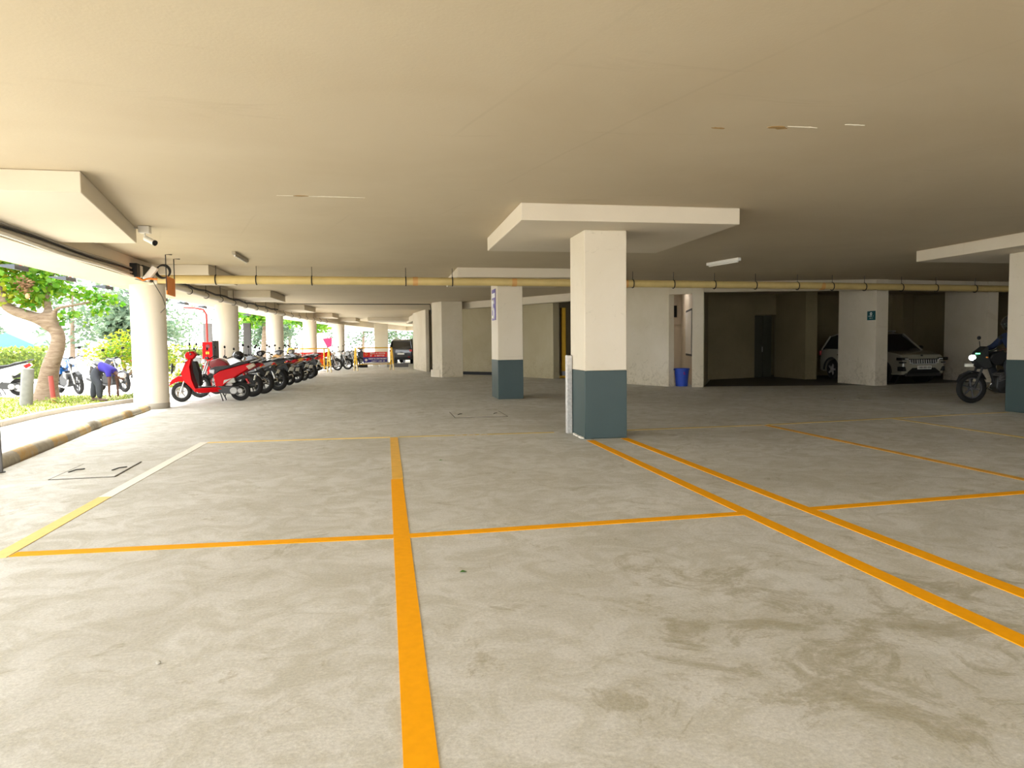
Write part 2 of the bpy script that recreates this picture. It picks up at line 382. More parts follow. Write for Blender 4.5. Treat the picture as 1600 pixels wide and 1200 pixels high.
# ------------------------------------------------------------------ columns
def square_column(x0, x1, y0, y1, panel, label, painted=True, pz=PZ):
    t = empty('square_column', ((x0+x1)/2, (y0+y1)/2, 0), 0, label, 'column', 'square concrete columns')
    ox, oy = t.location.x, t.location.y
    zb = 1.0 if painted else 0
    MB().bx(x0-ox, x1-ox, y0-oy, y1-oy, zb, pz if panel else CZ).build('shaft', COLM, t, bev=0.012)
    if painted:
        MB().bx(x0-ox-0.002, x1-ox+0.002, y0-oy-0.002, y1-oy+0.002, 0, zb).build('painted_base', TEAL, t, bev=0.010, label='dark teal painted lower band, chipped at the edges')
    if panel:
        a, b, c, d = panel
        MB().bx(a-ox, b-ox, c-oy, d-oy, pz, CZ).build('drop_panel', BEAM, t, bev=0.012)
    return t
c1 = square_column(2.86, 3.50, 9.92, 10.72, (1.8, 4.92, 9.24, 12.36), 'nearest square cream column with a dark teal lower band, in the middle of the hall')
c2 = square_column(2.82, 3.47, 17.72, 18.8, (1.75, 4.9, 17.1, 20.2), 'cream square column behind the pipe with a narrow purple sign and teal base')
c3 = square_column(11.85, 12.6, 11.0, 11.75, (11.05, 14.1, 10.1, 13.22), 'square column with teal base at the right edge of the photo, beside the dark motorcycle')
c6 = square_column(-0.80, 0.22, 54.0, 55.3, (-1.1, 1.75, 47.5, 50.5), 'far square column beyond the red and navy barrier', painted=False)
for (a, b) in ((1.2, 4.0), (9.6, 12.6)):    # exposed grime chips along foot of the first column
    pass
def round_column(y, label, panel=True):
    x = edge(y)+0.02 if y > 12 else edge(y)-0.22
    t = empty('round_column', (x, y, 0), 0, label, 'column', 'round columns along the open side')
    MB().lathe([(0.0, 0), (0.375, 0), (0.375, 2.85), (0, 2.85)], n=40).build('shaft', ROUNDM, t)
    MB().lathe([(0.382, 0), (0.388, 0.1), (0.378, 0.13)], n=40).build('skirting_ring', KSTONE, t)
    if panel:
        dx = panel
        pts = [(x+a-x, b-y) for a, b in dx]
        MB().prism([(a-x, b-y) for a, b in dx], PZ, CZ-0.001).build('drop_panel', BEAM, t, bev=0.01)
    return t
def pan(y0, xr, y1, xr2): return [(edge(y0)+0.27, y0), (xr, y0), (xr2, y1), (edge(y1)+0.27, y1)]
rc = {}
rc[0] = round_column(9.3, 'round column just outside the left edge, carrying the big drop panel at upper left', pan(8.2, -3.12, 12.0, -3.80))
rc[1] = round_column(17.6, 'nearest round cream column, left of the red scooter', pan(17.0, -3.90, 19.9, -3.85))
rc[2] = round_column(25.5, 'second round column, behind the red fire hose cabinet', pan(24.6, -3.72, 27.2, -3.60))
rc[3] = round_column(33.3, 'third round column from the front, beyond the row of bikes', pan(33.0, -3.55, 35.6, -3.30))
rc[4] = round_column(41.0, 'fourth round column, behind the red and orange barrier', pan(41.0, -2.9, 43.5, -2.7))
rc[5] = round_column(48.8, 'farthest round column, behind the far row of bikes', pan(48.0, -1.9, 50.5, -1.7))
# ------------------------------------------------------------------ walls of the core (right side)
def wall(name, pts, th, z0=0, z1=CZ, m=WALL): return st(MB().wallpath(pts, th, z0, z1), name, m, ang=0)
# dull recessed wall and the pale header in front of it
wall('wall_core_recess', [(2.9, 33.5), (3.3, 33.6), (4.80, 32.0), (6.62, 27.5)], 0.3, m=OLIVE)
wall('trim_3', [(3.25, 31.2), (5.44, 27.7), (7.45, 24.3)], 0.35, 2.98, CZ-0.002, m=BEAM)
st(MB().wallpath([(3.3, 33.56), (4.78, 31.96), (5.5, 30.2)], -0.02, 0, 0.14), 'baseboard_core', SKIRT, ang=0)
st(MB().prism([(2.40, 30.45), (3.30, 30.45), (3.25, 31.5), (2.05, 31.5)], 0, CZ), 'wall_core_pier', WALL, bev=0.01)
st(MB().prism([(1.98, 31.3), (2.30, 30.7), (2.4, 30.7), (2.3, 31.6), (1.98, 31.6)], 0, 0.32), 'trim_4', BEAM)
st(MB().prism([(1.62, 42.0), (2.10, 37.3), (2.28, 37.3), (2.9, 42.0)], 0, CZ), 'wall_core_far', WALL, bev=0.01)
st(MB().bx(2.25, 3.1, 38.0, 38.3, 0, CZ), 'wall_core_niche', OLIVE)
st(MB().bx(2.25, 3.1, 37.95, 38.0, 0, 0.14), 'baseboard_niche', SKIRT)
st(MB().prism([(1.5, 50), (1.75, 41.9), (2.9, 41.9), (3.5, 50)], 2.9, CZ-0.002), 'trim_5', BEAM)
st(MB().bx(2.4, 30, 58, 58.4, 0, CZ), 'wall_far', WALL)
# wall with the store room doorway, then the parking recess
wall('wall_core_front', [(7.35, 24.9), (8.19, 22.98), (8.88, 21.20)], 0.22)
st(MB().prism([(9.42, 20.66), (9.74, 20.52), (9.86, 20.74), (9.56, 20.90)], 0, CZ), 'wall_doorway_pier', WALL, bev=0.006)
st(MB().prism([(8.88, 21.20), (9.42, 20.66), (9.56, 20.90), (9.06, 21.36)], 2.92, CZ), 'trim_6', WALL)
wall('wall_store_side', [(11.0, 25.0), (9.78, 21.35), (9.58, 20.90)], -0.03, m=BEAM)
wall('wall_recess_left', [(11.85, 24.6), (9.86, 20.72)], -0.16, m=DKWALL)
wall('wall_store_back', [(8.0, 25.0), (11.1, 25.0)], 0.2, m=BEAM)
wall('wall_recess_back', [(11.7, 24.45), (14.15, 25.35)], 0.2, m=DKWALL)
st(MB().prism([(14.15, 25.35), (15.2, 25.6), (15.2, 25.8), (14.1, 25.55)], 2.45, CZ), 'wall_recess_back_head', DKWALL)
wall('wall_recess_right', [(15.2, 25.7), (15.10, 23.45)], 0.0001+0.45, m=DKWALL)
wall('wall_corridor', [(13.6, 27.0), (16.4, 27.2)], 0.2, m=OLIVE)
st(MB().bx(14.85, 15.27, 19.38, 21.2, 0, CZ), 'wall_fin_near', WALL, bev=0.008)
st(MB().bx(19.27, 19.66, 19.85, 21.65, 0, CZ), 'wall_fin_far', WALL, bev=0.008)
wall('trim_7', [(9.74, 20.52), (14.85, 19.39)], 0.3, 2.95, CZ-0.002)
wall('trim_8', [(15.27, 19.45), (19.27, 19.88)], 0.3, 2.95, CZ-0.002)
wall('trim_9', [(19.66, 19.9), (25, 20.2)], 0.3, 2.95, CZ-0.002)
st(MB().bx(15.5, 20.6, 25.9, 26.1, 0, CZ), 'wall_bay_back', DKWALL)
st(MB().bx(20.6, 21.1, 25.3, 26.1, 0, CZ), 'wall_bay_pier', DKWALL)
st(MB().bx(19.0, 30, 31.8, 32, 0, CZ), 'wall_void_shade', DOORM)  # near-black colour stands in for the unlit depth beyond the bay
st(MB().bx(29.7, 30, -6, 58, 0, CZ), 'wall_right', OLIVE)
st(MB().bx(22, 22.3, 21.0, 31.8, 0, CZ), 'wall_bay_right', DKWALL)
st(MB().bx(13.5, 30, -6.2, -6, 0, CZ), 'wall_rear_light_block', OLIVE)  # unseen wall behind the camera, sized to limit light from the rear
st(MB().prism([(9.95, 20.9), (14.85, 19.8), (19.6, 20.2), (29, 20.4), (29, 31.7), (12.5, 31.7), (11.9, 24.5)], 0, 0.004), 'floor_recess_shade', mat('shade_toned_bay_floor', (0.085, 0.075, 0.055), 0.7, var=0.2, scale=2))  # thin sheet added to put the recess shade into the floor colour
# store room fittings
r_ = empty('door_1', (14.65, 25.62, 0), math.atan2(0.25, 1.05)); r_['kind'] = 'structure'
MB().bx(-0.5, -0.03, -0.02, 0.03, 0, 2.42).build('leaf', DOORM, r_, bev=0.004)
MB().bx(0.0, 0.42, -0.02, 0.03, 0, 2.42).build('leaf', DOORM, r_, bev=0.004)
MB().tube([(-0.07, -0.05, 1.0), (-0.07, -0.05, 1.2)], 0.012).build('handle', STEEL, r_)
w_ = MB().bx(10.42, 10.76, 24.93, 24.998, 2.35, 2.78); st(w_, 'window_1', BLACK)
st(MB().bx(10.3, 10.95, 24.88, 24.998, 2.08, 2.14), 'trim_10', BEAM)
d_ = Vector((11.0-9.78, 25.0-21.35)).normalized()
def onw(t, off=0.0): return (9.78+d_.x*t - 0.95*off, 21.35+d_.y*t + 0.31*off)
fr = empty('notice_board', (*onw(1.0, 0.02), 0), math.atan2(d_.y, d_.x), 'tall white framed panel on the store room side wall', 'panel')
MB().bx(-0.95, 0.95, 0.0, 0.03, 0.95, 2.5).build('frame', BLACK, fr)
MB().bx(-0.88, 0.88, 0.02, 0.045, 1.02, 2.43).build('face', LAMPOFF, fr)
# lamp inside the store room
lt = empty('batten_light', (9.5, 23.4, 3.2), 0.9, 'ceiling tube light inside the store room doorway', 'lamp')
MB().box((0, 0, 0.03), (1.2, 0.07, 0.06)).build('housing', LAMPOFF, lt)
MB().tube([(-0.56, 0, -0.02), (0.56, 0, -0.02)], 0.018).build('tube', mat('lit_tube', (1, 1, 1), 0.3, emit=(1, 0.93, 0.9), estr=60), lt)
# yellow post and dark shutter in the narrow passage
yp = empty('yellow_post', (7.16, 28.0, 0), 0, 'bright yellow upright panel in the passage left of the nearest column', 'post')
MB().bx(-0.085, 0.085, -0.1, 0.1, 0.28, 2.86).build('upper_panel', YPOST, yp, bev=0.006)
MB().bx(-0.2, 0.085, -0.1, 0.1, 0.0, 0.10).build('base', YPOST, yp, bev=0.006)
MB().bx(-0.06, 0.06, -0.06, 0.06, 0.10, 0.28).build('neck', STEEL, yp)
sh = MB().bx(6.66, 7.05, 28.6, 28.66, 0.25, 2.65); sh.build('dark_shutter', DOORM, label='dark shutter behind the yellow upright panel in the passage', cat='shutter', origin=(6.85, 28.63, 0.25))
st(MB().bx(6.6, 8.6, 29.5, 29.7, 0, CZ), 'wall_passage_end', OLIVE)

# ------------------------------------------------------------------ floor markings
def line(a, b, w, m, label, z=0.004):
    a = Vector(a); b = Vector(b); t = (b-a).normalized(); n = Vector((-t.y, t.x))*w/2
    o = (*((a+b)/2), 0)
    return MB().prism([a-n, b-n, b+n, a+n], 0.0, z).build('parking_line', m, label=label, cat='floor marking', group='painted parking bay lines', origin=o)
line((0.09, 0.3), (0.09, 7.4), 0.118, YEL, 'wide yellow line running away from the bottom of the photo')
line((0.10, 7.4), (0.10, 10.82), 0.115, mat('lightly_faded_yellow', (0.74, 0.42, 0.06), 0.7, var=0.12, scale=8), 'faded far end of the middle yellow line')
line((2.88, 1.0), (2.89, 9.75), 0.115, YEL, 'left one of the two close yellow lines leaving the nearest column')
line((3.42, 1.2), (3.44, 9.85), 0.115, YEL, 'right one of the two close yellow lines leaving the nearest column')
line((-2.60, 5.2), (-2.63, 7.15), 0.115, PALE, 'pale yellow start of the left bay line')
line((-2.63, 7.15), (-2.66, 10.98), 0.115, WHITEP, 'white part of the left bay line')
line((-2.53, 5.27), (0.03, 5.17), 0.105, YEL, 'yellow cross line left of the middle line')
line((0.15, 5.165), (2.83, 5.26), 0.105, YEL, 'yellow cross line between the middle line and the nearest column lines')
line((3.48, 5.28), (9.5, 5.72), 0.105, YEL, 'yellow cross line at the right edge of the photo')
line((-2.6, 10.93), (0.04, 10.86), 0.10, PALE, 'thin pale bay end line left of the middle line')
line((0.17, 10.86), (2.6, 10.80), 0.10, FADED, 'thin faded bay end line running up to the nearest column')
line((3.56, 10.75), (6.2, 10.85), 0.10, FADED, 'thin faded bay end line just right of the nearest column')
line((6.32, 10.86), (11.7, 11.55), 0.10, FADED, 'thin faded bay end line running towards the right edge column')
line((6.22, 1.5), (6.26, 10.8), 0.105, mat('shaded_yellow_line', (0.66, 0.34, 0.03), 0.65, var=0.12, scale=8), 'yellow bay line crossing the floor right of the paired lines')
line((8.89, 3.5), (8.92, 11.1), 0.10, FADED, 'faintest yellow bay line, farthest to the right')
for (x, y, lab) in ((1.28, 10.72, 'left of the nearest column'), (4.9, 11.1, 'right of the nearest column'), (7.9, 11.6, 'farthest right on the floor')):
    g = MB()
    for k in (-0.19, 0, 0.19):
        n = 20; vs = []; fs = []
        for i in range(n):
            a = 2*math.pi*i/n
            for q in (1, 0.62): vs.append((x+k+0.075*q*math.cos(a), y-0.0+0.17*q*math.sin(a), 0.0045))
        g.add(vs, [(2*i, 2*((i+1) % n), 2*((i+1) % n)+1, 2*i+1) for i in range(n)])
    g.build('bay_number', GREYP, label='worn painted bay number ' + lab, cat='floor marking', group='worn bay numbers', origin=(x, y, 0))
def manhole(x, y, sx, sy, rz, label):
    t = empty('manhole_cover', (x, y, 0), rz, label, 'manhole cover')
    MB().box((0, 0, 0.004), (sx, sy, 0.008)).build('lid', FLOOR, t)
    f = MB()
    for (cx, cy2, a, b) in ((0, sy/2+0.01, sx+0.03, 0.014), (0, -sy/2-0.01, sx+0.03, 0.008), (sx/2+0.01, 0, 0.014, sy), (-sx/2-0.01, 0, 0.010, sy)):
        f.box((cx, cy2, 0.003), (a, b, 0.007))
    f.build('frame', mat('manhole_gap', (0.09, 0.08, 0.06), 0.9, var=0.1), t)
    for s in (-1, 1):
        MB().tube([(s*sx*0.36-0.05, -0.1, 0.012), (s*sx*0.36, 0.0, 0.022), (s*sx*0.36+0.05, 0.1, 0.012)], 0.007, 6).build('lifting_handle', DSTEEL, t)
manhole(-3.28, 8.75, 0.62, 1.0, 0.05, 'bright manhole cover near the kerb, left of the white bay line')
manhole(1.8, 14.0, 1.0, 1.15, 0.0, 'manhole cover with lifting handle between the two teal-based columns')
manhole(10.9, 15.2, 0.9, 0.7, 0.0, 'dark manhole cover in the shade in front of the parking recess')

# ------------------------------------------------------------------ kerb tube, pole
kp = [(-4.18, 6.5), (-4.36, 8.3), (-4.47, 8.94), (-4.80, 11.6), (-5.05, 13.6), (-5.16, 15.4), (-5.22, 16.6), (-5.3, 17.1)]
def kx(y):
    for a, b in zip(kp[:-1], kp[1:]):
        if a[1] <= y <= b[1]: return a[0] + (b[0]-a[0])*(y-a[1])/(b[1]-a[1])
    return kp[-1][0]
k = MB().tube([((kx(y-0.3 if y > 6.9 else y)+kx(y)+kx(min(17.1, y+0.3)))/3-0.09, y, 0.02) for y in [6.5+0.265*i for i in range(41)]], 0.115, 14)
k.build('edge_kerb', KERB, label='rounded kerb with worn yellow and black bands along the open side', cat='kerb')
po = empty('steel_pole', (-4.345, 8.86, 0), 0, 'slim dark grey pole cut by the left edge of the photo', 'pole')
MB().tube([(0, 0, 0), (-0.02, 0.0, 1.3)], 0.028, 12).build('shaft', GREY, po)
MB().lathe([(0.0, 0), (0.05, 0), (0.05, 0.012), (0.0, 0.012)], n=16).build('foot', DSTEEL, po)
# stones, leaf and litter on the floor
rnd = random.Random(3)
for i, (x, y, lab) in enumerate(((-1.02, 3.28, 'small pebble on the bare floor left of the middle line'),)):
    MB().ball((x, y, 0.008), (0.012, 0.010, 0.009), 8, 5).build('pebble', MANH, label=lab, cat='pebble', origin=(x, y, 0))
for (x, y, lab) in ((0.61, 8.5, 'tiny green leaf beside the far part of the middle line'), (0.42, 4.25, 'tiny green leaf right of the middle line crossing')):
    MB().add([(x, y, 0.004), (x+0.02, y+0.015, 0.012), (x+0.05, y, 0.006), (x+0.02, y-0.015, 0.010)], [(0, 1, 2, 3)]).build('fallen_leaf', LEAF1, label=lab, cat='leaf', origin=(x, y, 0))

# ------------------------------------------------------------------ pipes, hangers
pp = [(-5.05, 17.15, 2.95), (0.5, 17.35, 2.95), (3.15, 17.42, 2.95), (12.3, 18.2, 2.96), (21.0, 19.2, 2.96)]
def ppy(x):
    for a, b in zip(pp[:-1], pp[1:]):
        if a[0] <= x <= b[0]: return a[1] + (b[1]-a[1])*(x-a[0])/(b[0]-a[0])
pr = empty('ceiling_pipe', (-5.05, 17.15, 2.95), 0, 'long yellow pipe hung across the whole hall under the ceiling', 'pipe')
ofs = lambda l: [(a+5.05, b-17.15, c-2.95) for a, b, c in l]
MB().tube(ofs(pp), 0.098, 16).build('pipe_run', PIPE, pr, ang=50)
MB().tube(ofs([(-5.05, 17.15, 2.95), (-5.22, 17.1, 2.93)]), [0.118, 0.118], 16).build('end_cap', PIPEW, pr)
for x in (-3.79, -2.91, -1.67, 0.52, 1.65, 6.41, 7.58, 8.8, 10.06, 11.4, 12.55, 13.67, 15.0, 16.29, 17.8, 19.24):
    y = ppy(x)
    h = MB().torus((x+5.05, y-17.15, 0), 0.108, 0.013, 'X', 20, 6)
    h.build('hanger', BLACK, pr)
    MB().tube(ofs([(x, y, 3.05), (x, y, CZ)]), 0.007, 6).build('rod', DSTEEL, pr)
for x in (0.75, 3.2, 6.2, 12.2):
    y = ppy(x); MB().tube(ofs([(x-0.06, y, 2.95), (x+0.06, y, 2.95)]), 0.106, 16).build('joint_collar', mat('orange_pipe_joint', (0.68, 0.36, 0.12), 0.5, var=0.1), pr)
# pipe and cables along the edge beam
ey = [17.8 + i*1.5 for i in range(20)]
ep = empty('edge_pipe', (edge(17.8)+0.45, 17.8, 2.86), 0, 'long cream pipe running along the inside of the edge beam above the bikes', 'pipe')
off = lambda x, y, z: (x-(edge(17.8)+0.45), y-17.8, z-2.86)
MB().tube([off(edge(y)+0.46, y, 2.86) for y in ey], 0.07, 12).build('pipe_run', PIPEW, ep, ang=50)
for i in range(1, 16):
    y = 17.8+i*1.7
    MB().tube([off(edge(y)+0.46, y, 2.93), off(edge(y)+0.46, y, CZ)], 0.008, 6).build('rod', BLACK, ep)
    MB().torus(off(edge(y)+0.46, y, 2.86), 0.078, 0.01, 'Y', 16, 6).build('hanger', BLACK, ep)
for j, (dz, dx, r, m_, lab) in enumerate(((2.93, 0.31, 0.022, CABLE, 'lowest grey cable along the left beam'), (2.99, 0.305, 0.016, BCABLE, 'black cable along the left beam, second from below'),
                                    (3.03, 0.305, 0.02, CABLE, 'upper grey cable along the left beam'), (2.875, 0.32, 0.03, CAMW, 'cream conduit at the lower corner of the left beam'))):
    MB().tube([(edge(y)+dx+r*0.5, y, dz+0.012*math.sin(y*1.7+j)) for y in [6+0.6*i for i in range(19)]], r, 8).build('beam_cable', m_, label=lab, cat='cable', group='cables along the left beam')
MB().tube([(edge(y)+0.4, y, 3.0+0.02*math.sin(3*y)) for y in [18.4+0.6*i for i in range(24)]], 0.03, 8).build('beam_cable', BCABLE, label='dark cable bundle above the cream edge pipe', cat='cable', group='cables along the left beam')
MB().tube([(-4.6, 32.0, CZ-0.015), (-1, 32.2, CZ-0.015), (2.0, 32.3, CZ-0.015), (2.05, 32.4, CZ-0.02), (2.15, 33.2, 2.9), (2.2, 34.0, 2.88)], 0.018, 8).build('ceiling_conduit', BCABLE, label='thin dark conduit crossing the far ceiling to the core pier', cat='cable')

# ------------------------------------------------------------------ ceiling lights, cameras, hanging plate
t = empty('batten_light', (-2.88, 15.3, CZ), math.pi/2, 'unlit grey tube light on the ceiling left of the middle, above the pipe', 'lamp')
MB().box((0, 0, -0.03), (1.36, 0.07, 0.06)).build('housing', DKFIT, t, bev=0.008)
MB().tube([(-0.6, 0, -0.075), (0.6, 0, -0.075)], 0.014).build('tube', LAMPOFF, t)
t = empty('batten_light', (7.66, 15.15, CZ), math.atan2(-1.02, 0.22), 'white tube light on the ceiling right of the nearest column', 'lamp')
MB().box((0, 0, -0.035), (1.1, 0.10, 0.07)).build('housing', LAMPOFF, t, bev=0.01)
MB().tube([(-0.5, 0, -0.085), (0.5, 0, -0.085)], 0.016).build('tube', LAMPOFF, t)
t = empty('security_camera', (-3.60, 11.75, CZ), 0, 'small bullet security camera under a junction box beside the large left drop panel', 'camera')
MB().box((0, 0, -0.055), (0.16, 0.13, 0.11)).build('junction_box', CAMW, t, bev=0.01)
MB().tube([(0, 0, -0.11), (0.0, 0, -0.16), (0.03, -0.02, -0.19)], 0.014).build('bracket', CAMW, t)
b0 = Vector((0.0, 0.02, -0.18)); b1 = Vector((0.15, -0.06, -0.26))
MB().tube([b0, b1], 0.042, 14).build('body', CAMW, t)
MB().tube([b1, b1+(b1-b0).normalized()*0.02], 0.044, 14).build('lens', BLACK, t)
MB().tube([(-0.2, 0.02, -0.02), (-0.07, 0.0, -0.04)], 0.008).build('cable', CABLE, t)
t = empty('junction_boxes', (-5.02, 16.1, 2.99), 0, 'dark electrical box beside the camera on the left beam', 'electrical box')
MB().bx(-0.08, 0.08, -0.55, -0.35, -0.14, 0.14).build('dark_box', BLACK, t, bev=0.008)
MB().bx(-0.10, 0.06, -0.3, -0.12, -0.12, 0.12).build('grey_box', CAMW, t, bev=0.008)
MB().bx(-0.12, 0.06, -0.1, 0.55, -0.15, 0.15).build('backplate', BLACK, t, bev=0.008)
t = empty('security_camera', (-4.82, 15.9, 2.93), 0, 'large white box camera beside the cable coil on the left beam', 'camera')
MB().box((0.03, 0, 0.02), (0.12, 0.13, 0.34), ry=R(38)).build('body', LAMPOFF, t, bev=0.015)
MB().tube([(-0.1, 0.05, 0.0), (0, 0, 0.0)], 0.02).build('bracket', BLACK, t)
t = MB()
for q in range(4): t.torus((0.0, 0.03*q, 0.01*q), 0.135, 0.014, 'Y', 30, 6)
t.v = [(x-4.60, y+16.05, z+3.0) for x, y, z in t.v]
t.build('cable_coil', BCABLE, label='coil of black cable hanging beside the white box camera', cat='cable coil', origin=(-4.60, 16.05, 3.0))
MB().tube([(-4.85, 16.2, 2.83), (-4.75, 16.5, 2.5), (-4.8, 16.9, 2.3), (-5.0, 17.2, 2.2)], 0.008, 6).build('loose_cable', BCABLE, label='thin loose cable drooping in front of the nearest round column', cat='cable')
MB().tube([(-4.98, 15.6, 2.86), (-4.9, 15.75, 2.80), (-4.8, 15.8, 2.84), (-4.65, 15.85, 2.83)], 0.02, 8).build('loose_cable', ORPLATE, label='orange cable loop below the dark electrical boxes', cat='cable')
hp = empty('hanging_plate', (-4.31, 15.55, 0), math.atan2(15.92-15.18, -4.34+4.29), 'orange plate hung on two rods in front of the nearest round column', 'sign')
MB().bx(-0.37, 0.37, -0.012, 0.012, 2.47, 2.84).build('plate', ORPLATE, hp, bev=0.004)
for s in (-1, 1):
    MB().tube([(s*0.37, 0, 2.55), (s*0.37, 0, CZ-0.01), (s*0.37, -0.12, CZ-0.01)], 0.010, 6).build('rod', BLACK, hp)
MB().bx(0.02, 0.2, 0.012, 0.016, 2.55, 2.68).build('emblem', mat('dull_yellow_mark', (0.5, 0.28, 0.02), 0.6), hp)
# flaked paint on the ceiling
FLK = mat('bare_flaked_plaster', (0.74, 0.68, 0.55), 0.85, var=0.12, scale=20)
RST = mat('rust_stain', (0.36, 0.22, 0.08), 0.85, var=0.2, scale=20)
for (x, y, sx, sy, m_, lb, sd) in ((3.42, 5.76, 0.11, 0.05, RST, 'rusty flaked spot in the middle of the near ceiling', 1), (3.62, 5.72, 0.14, 0.018, FLK, 'pale flake right of the rusty ceiling spot', 2), (2.9, 5.85, 0.07, 0.02, RST, 'small rusty mark left of the rusty ceiling spot', 5),
        (4.05, 5.6, 0.10, 0.018, FLK, 'rightmost small pale flake on the near ceiling', 3), (-0.72, 9.2, 0.62, 0.014, FLK, 'long thin pale scrape on the ceiling left of the middle', 4), (-1.0, 9.19, 0.10, 0.03, RST, 'small brownish mark at the left end of the long ceiling scrape', 6)):
    q = random.Random(sd); n_ = 14
    pl = [(x+sx*math.cos(6.283*i/n_)*q.uniform(0.6, 1.1), y+sy*math.sin(6.283*i/n_)*q.uniform(0.5, 1.1)) for i in range(n_)]
    MB().prism(pl, CZ-0.004, CZ+0.004).build('flaked_paint', m_, label=lb, cat='paint flake', group=None, origin=(x, y, CZ))
# wedge shaped sheet metal lamps on the outer edge
names = ['nearest', 'second', 'third', 'fourth', 'fifth', 'sixth', 'seventh', 'eighth', 'ninth', 'tenth']
for i in range(10):
    y = 13.6 + 2.12*i; x = edge(y) - 0.99
    o = empty('eave_lamp', (x, y, 2.82), 0, names[i] + ' blue-grey wedge lamp hanging outside the edge beam, counted from the left', 'lamp', 'wedge lamps outside the beam')
    MB().add([(-0.20, -0.24, 0.02), (0.12, -0.24, 0.03), (0.12, 0.24, 0.03), (-0.20, 0.24, 0.02), (-0.20, -0.24, 0.005), (0.12, -0.24, -0.055), (0.12, 0.24, -0.055), (-0.20, 0.24, 0.005)],
             [(0, 1, 2, 3), (4, 7, 6, 5), (0, 4, 5, 1), (2, 6, 7, 3), (0, 3, 7, 4), (1, 5, 6, 2)]).build('housing', WEDGE, o)
    MB().tube([(0.1, 0, 0.0), (0.11, 0, 0.25)], 0.02).build('bracket', REDPIPE, o)

# ------------------------------------------------------------------ signs on columns
def glyphs(parent, m, rows, x0, x1, y, seed, wmin=0.4):
    """rows of (z, height, start, end) filled with small letter-like strokes on the plane y"""
    rr = random.Random(seed); g = MB()
    for z, h, a, b in rows:
        x = x0 + (x1-x0)*a; e = x0 + (x1-x0)*b
        while x < e:
            w = h*rr.uniform(0.4, 0.75); kk = rr.random()
            if kk < 0.86:
                t_ = h*0.24
                g.bx(x, x+t_, y-0.004, y, z, z+h)
                if rr.random() < 0.7: g.bx(x, x+w, y-0.004, y, z+h-t_, z+h)
                if rr.random() < 0.6: g.bx(x, x+w, y-0.004, y, z, z+t_)
                if rr.random() < 0.5: g.bx(x+w-t_, x+w, y-0.004, y, z, z+h)
            x += w + h*0.2
    return g.build('lettering', m, parent)
ps = empty('column_sign', (2.815, 18.25, 2.45), math.pi/2*3, 'narrow purple vertical sign with white figures on the second teal-based column', 'sign')
MB().bx(-0.28, 0.28, -0.012, 0.0, -0.42, 0.38).build('face', PURPLE, ps)
MB().bx(-0.25, 0.25, -0.016, -0.012, 0.16, 0.28).build('white_band', TXT, ps)
g = MB()
g.torus((0, -0.016, -0.02), 0.11, 0.035, 'Y', 20, 6, (0.2, 4.9)); g.torus((0, -0.016, -0.24), 0.11, 0.035, 'Y', 20, 6, (-2.4, 2.0))
g.build('white_figures', TXT, ps)
sg = empty('bay_sign', (14.845, 19.58, 2.17), math.pi/2*3, 'small teal square sign on the pale pier left of the parked pale car', 'sign')
MB().bx(-0.18, 0.18, -0.014, 0, -0.14, 0.14).build('face', TEALSIGN, sg)
MB().torus((0, -0.016, 0.055), 0.036, 0.012, 'Y', 18, 6).build('ring_emblem', TXT, sg)
glyphs(sg, TXT, [(-0.035, 0.032, 0.05, 0.95), (-0.095, 0.026, 0.15, 0.85)], -0.13, 0.13, -0.014, 5)
cg = MB().prism([(2.765, 10.60), (2.855, 10.60), (2.855, 10.70), (2.765, 10.70)], 0, 1.22)
cg.build('corner_guard', mat('scraped_aluminium', (0.55, 0.53, 0.50), 0.5, 0.3, var=0.2, scale=25), label='upright scraped pale metal post at the back left corner of the nearest column', cat='corner guard', origin=(2.81, 10.65, 0), bev=0.01)
# chipped plaster pieces at foot of the first column
ch = MB(); rr = random.Random(11)
for i in range(26):
    a = rr.random(); x = 2.855 - rr.random()*0.03; y = 9.95+a*0.7
    ch.ball((x, y, 0.01), (0.02+0.02*rr.random(), 0.03, 0.012), 6, 4)
ch.build('plaster_crumbs', WHITEP, label='pale plaster crumbs along the left foot of the nearest column', cat='debris', kind='stuff')

# ------------------------------------------------------------------ blue bin
b = empty('waste_bin', (9.36, 21.30, 0), 0.3, 'blue plastic bin with a red sticker in the store room doorway', 'bin')
MB().lathe([(0.0, 0.0), (0.19, 0.0), (0.235, 0.56), (0.225, 0.56), (0.18, 0.02), (0.0, 0.02)], n=28).build('body', BINB, b)
MB().torus((0, 0, 0.56), 0.24, 0.014, 'Z', 28, 8).build('rim', BINB, b)
for s in (-1, 1): MB().box((s*0.26, 0, 0.535), (0.06, 0.12, 0.03)).build('handle', BINB, b, bev=0.006)
MB().torus((-0.06, -0.213, 0.42), 0.035, 0.008, 'Y', 16, 6).build('sticker', REDLENS, b, label='red round sticker')

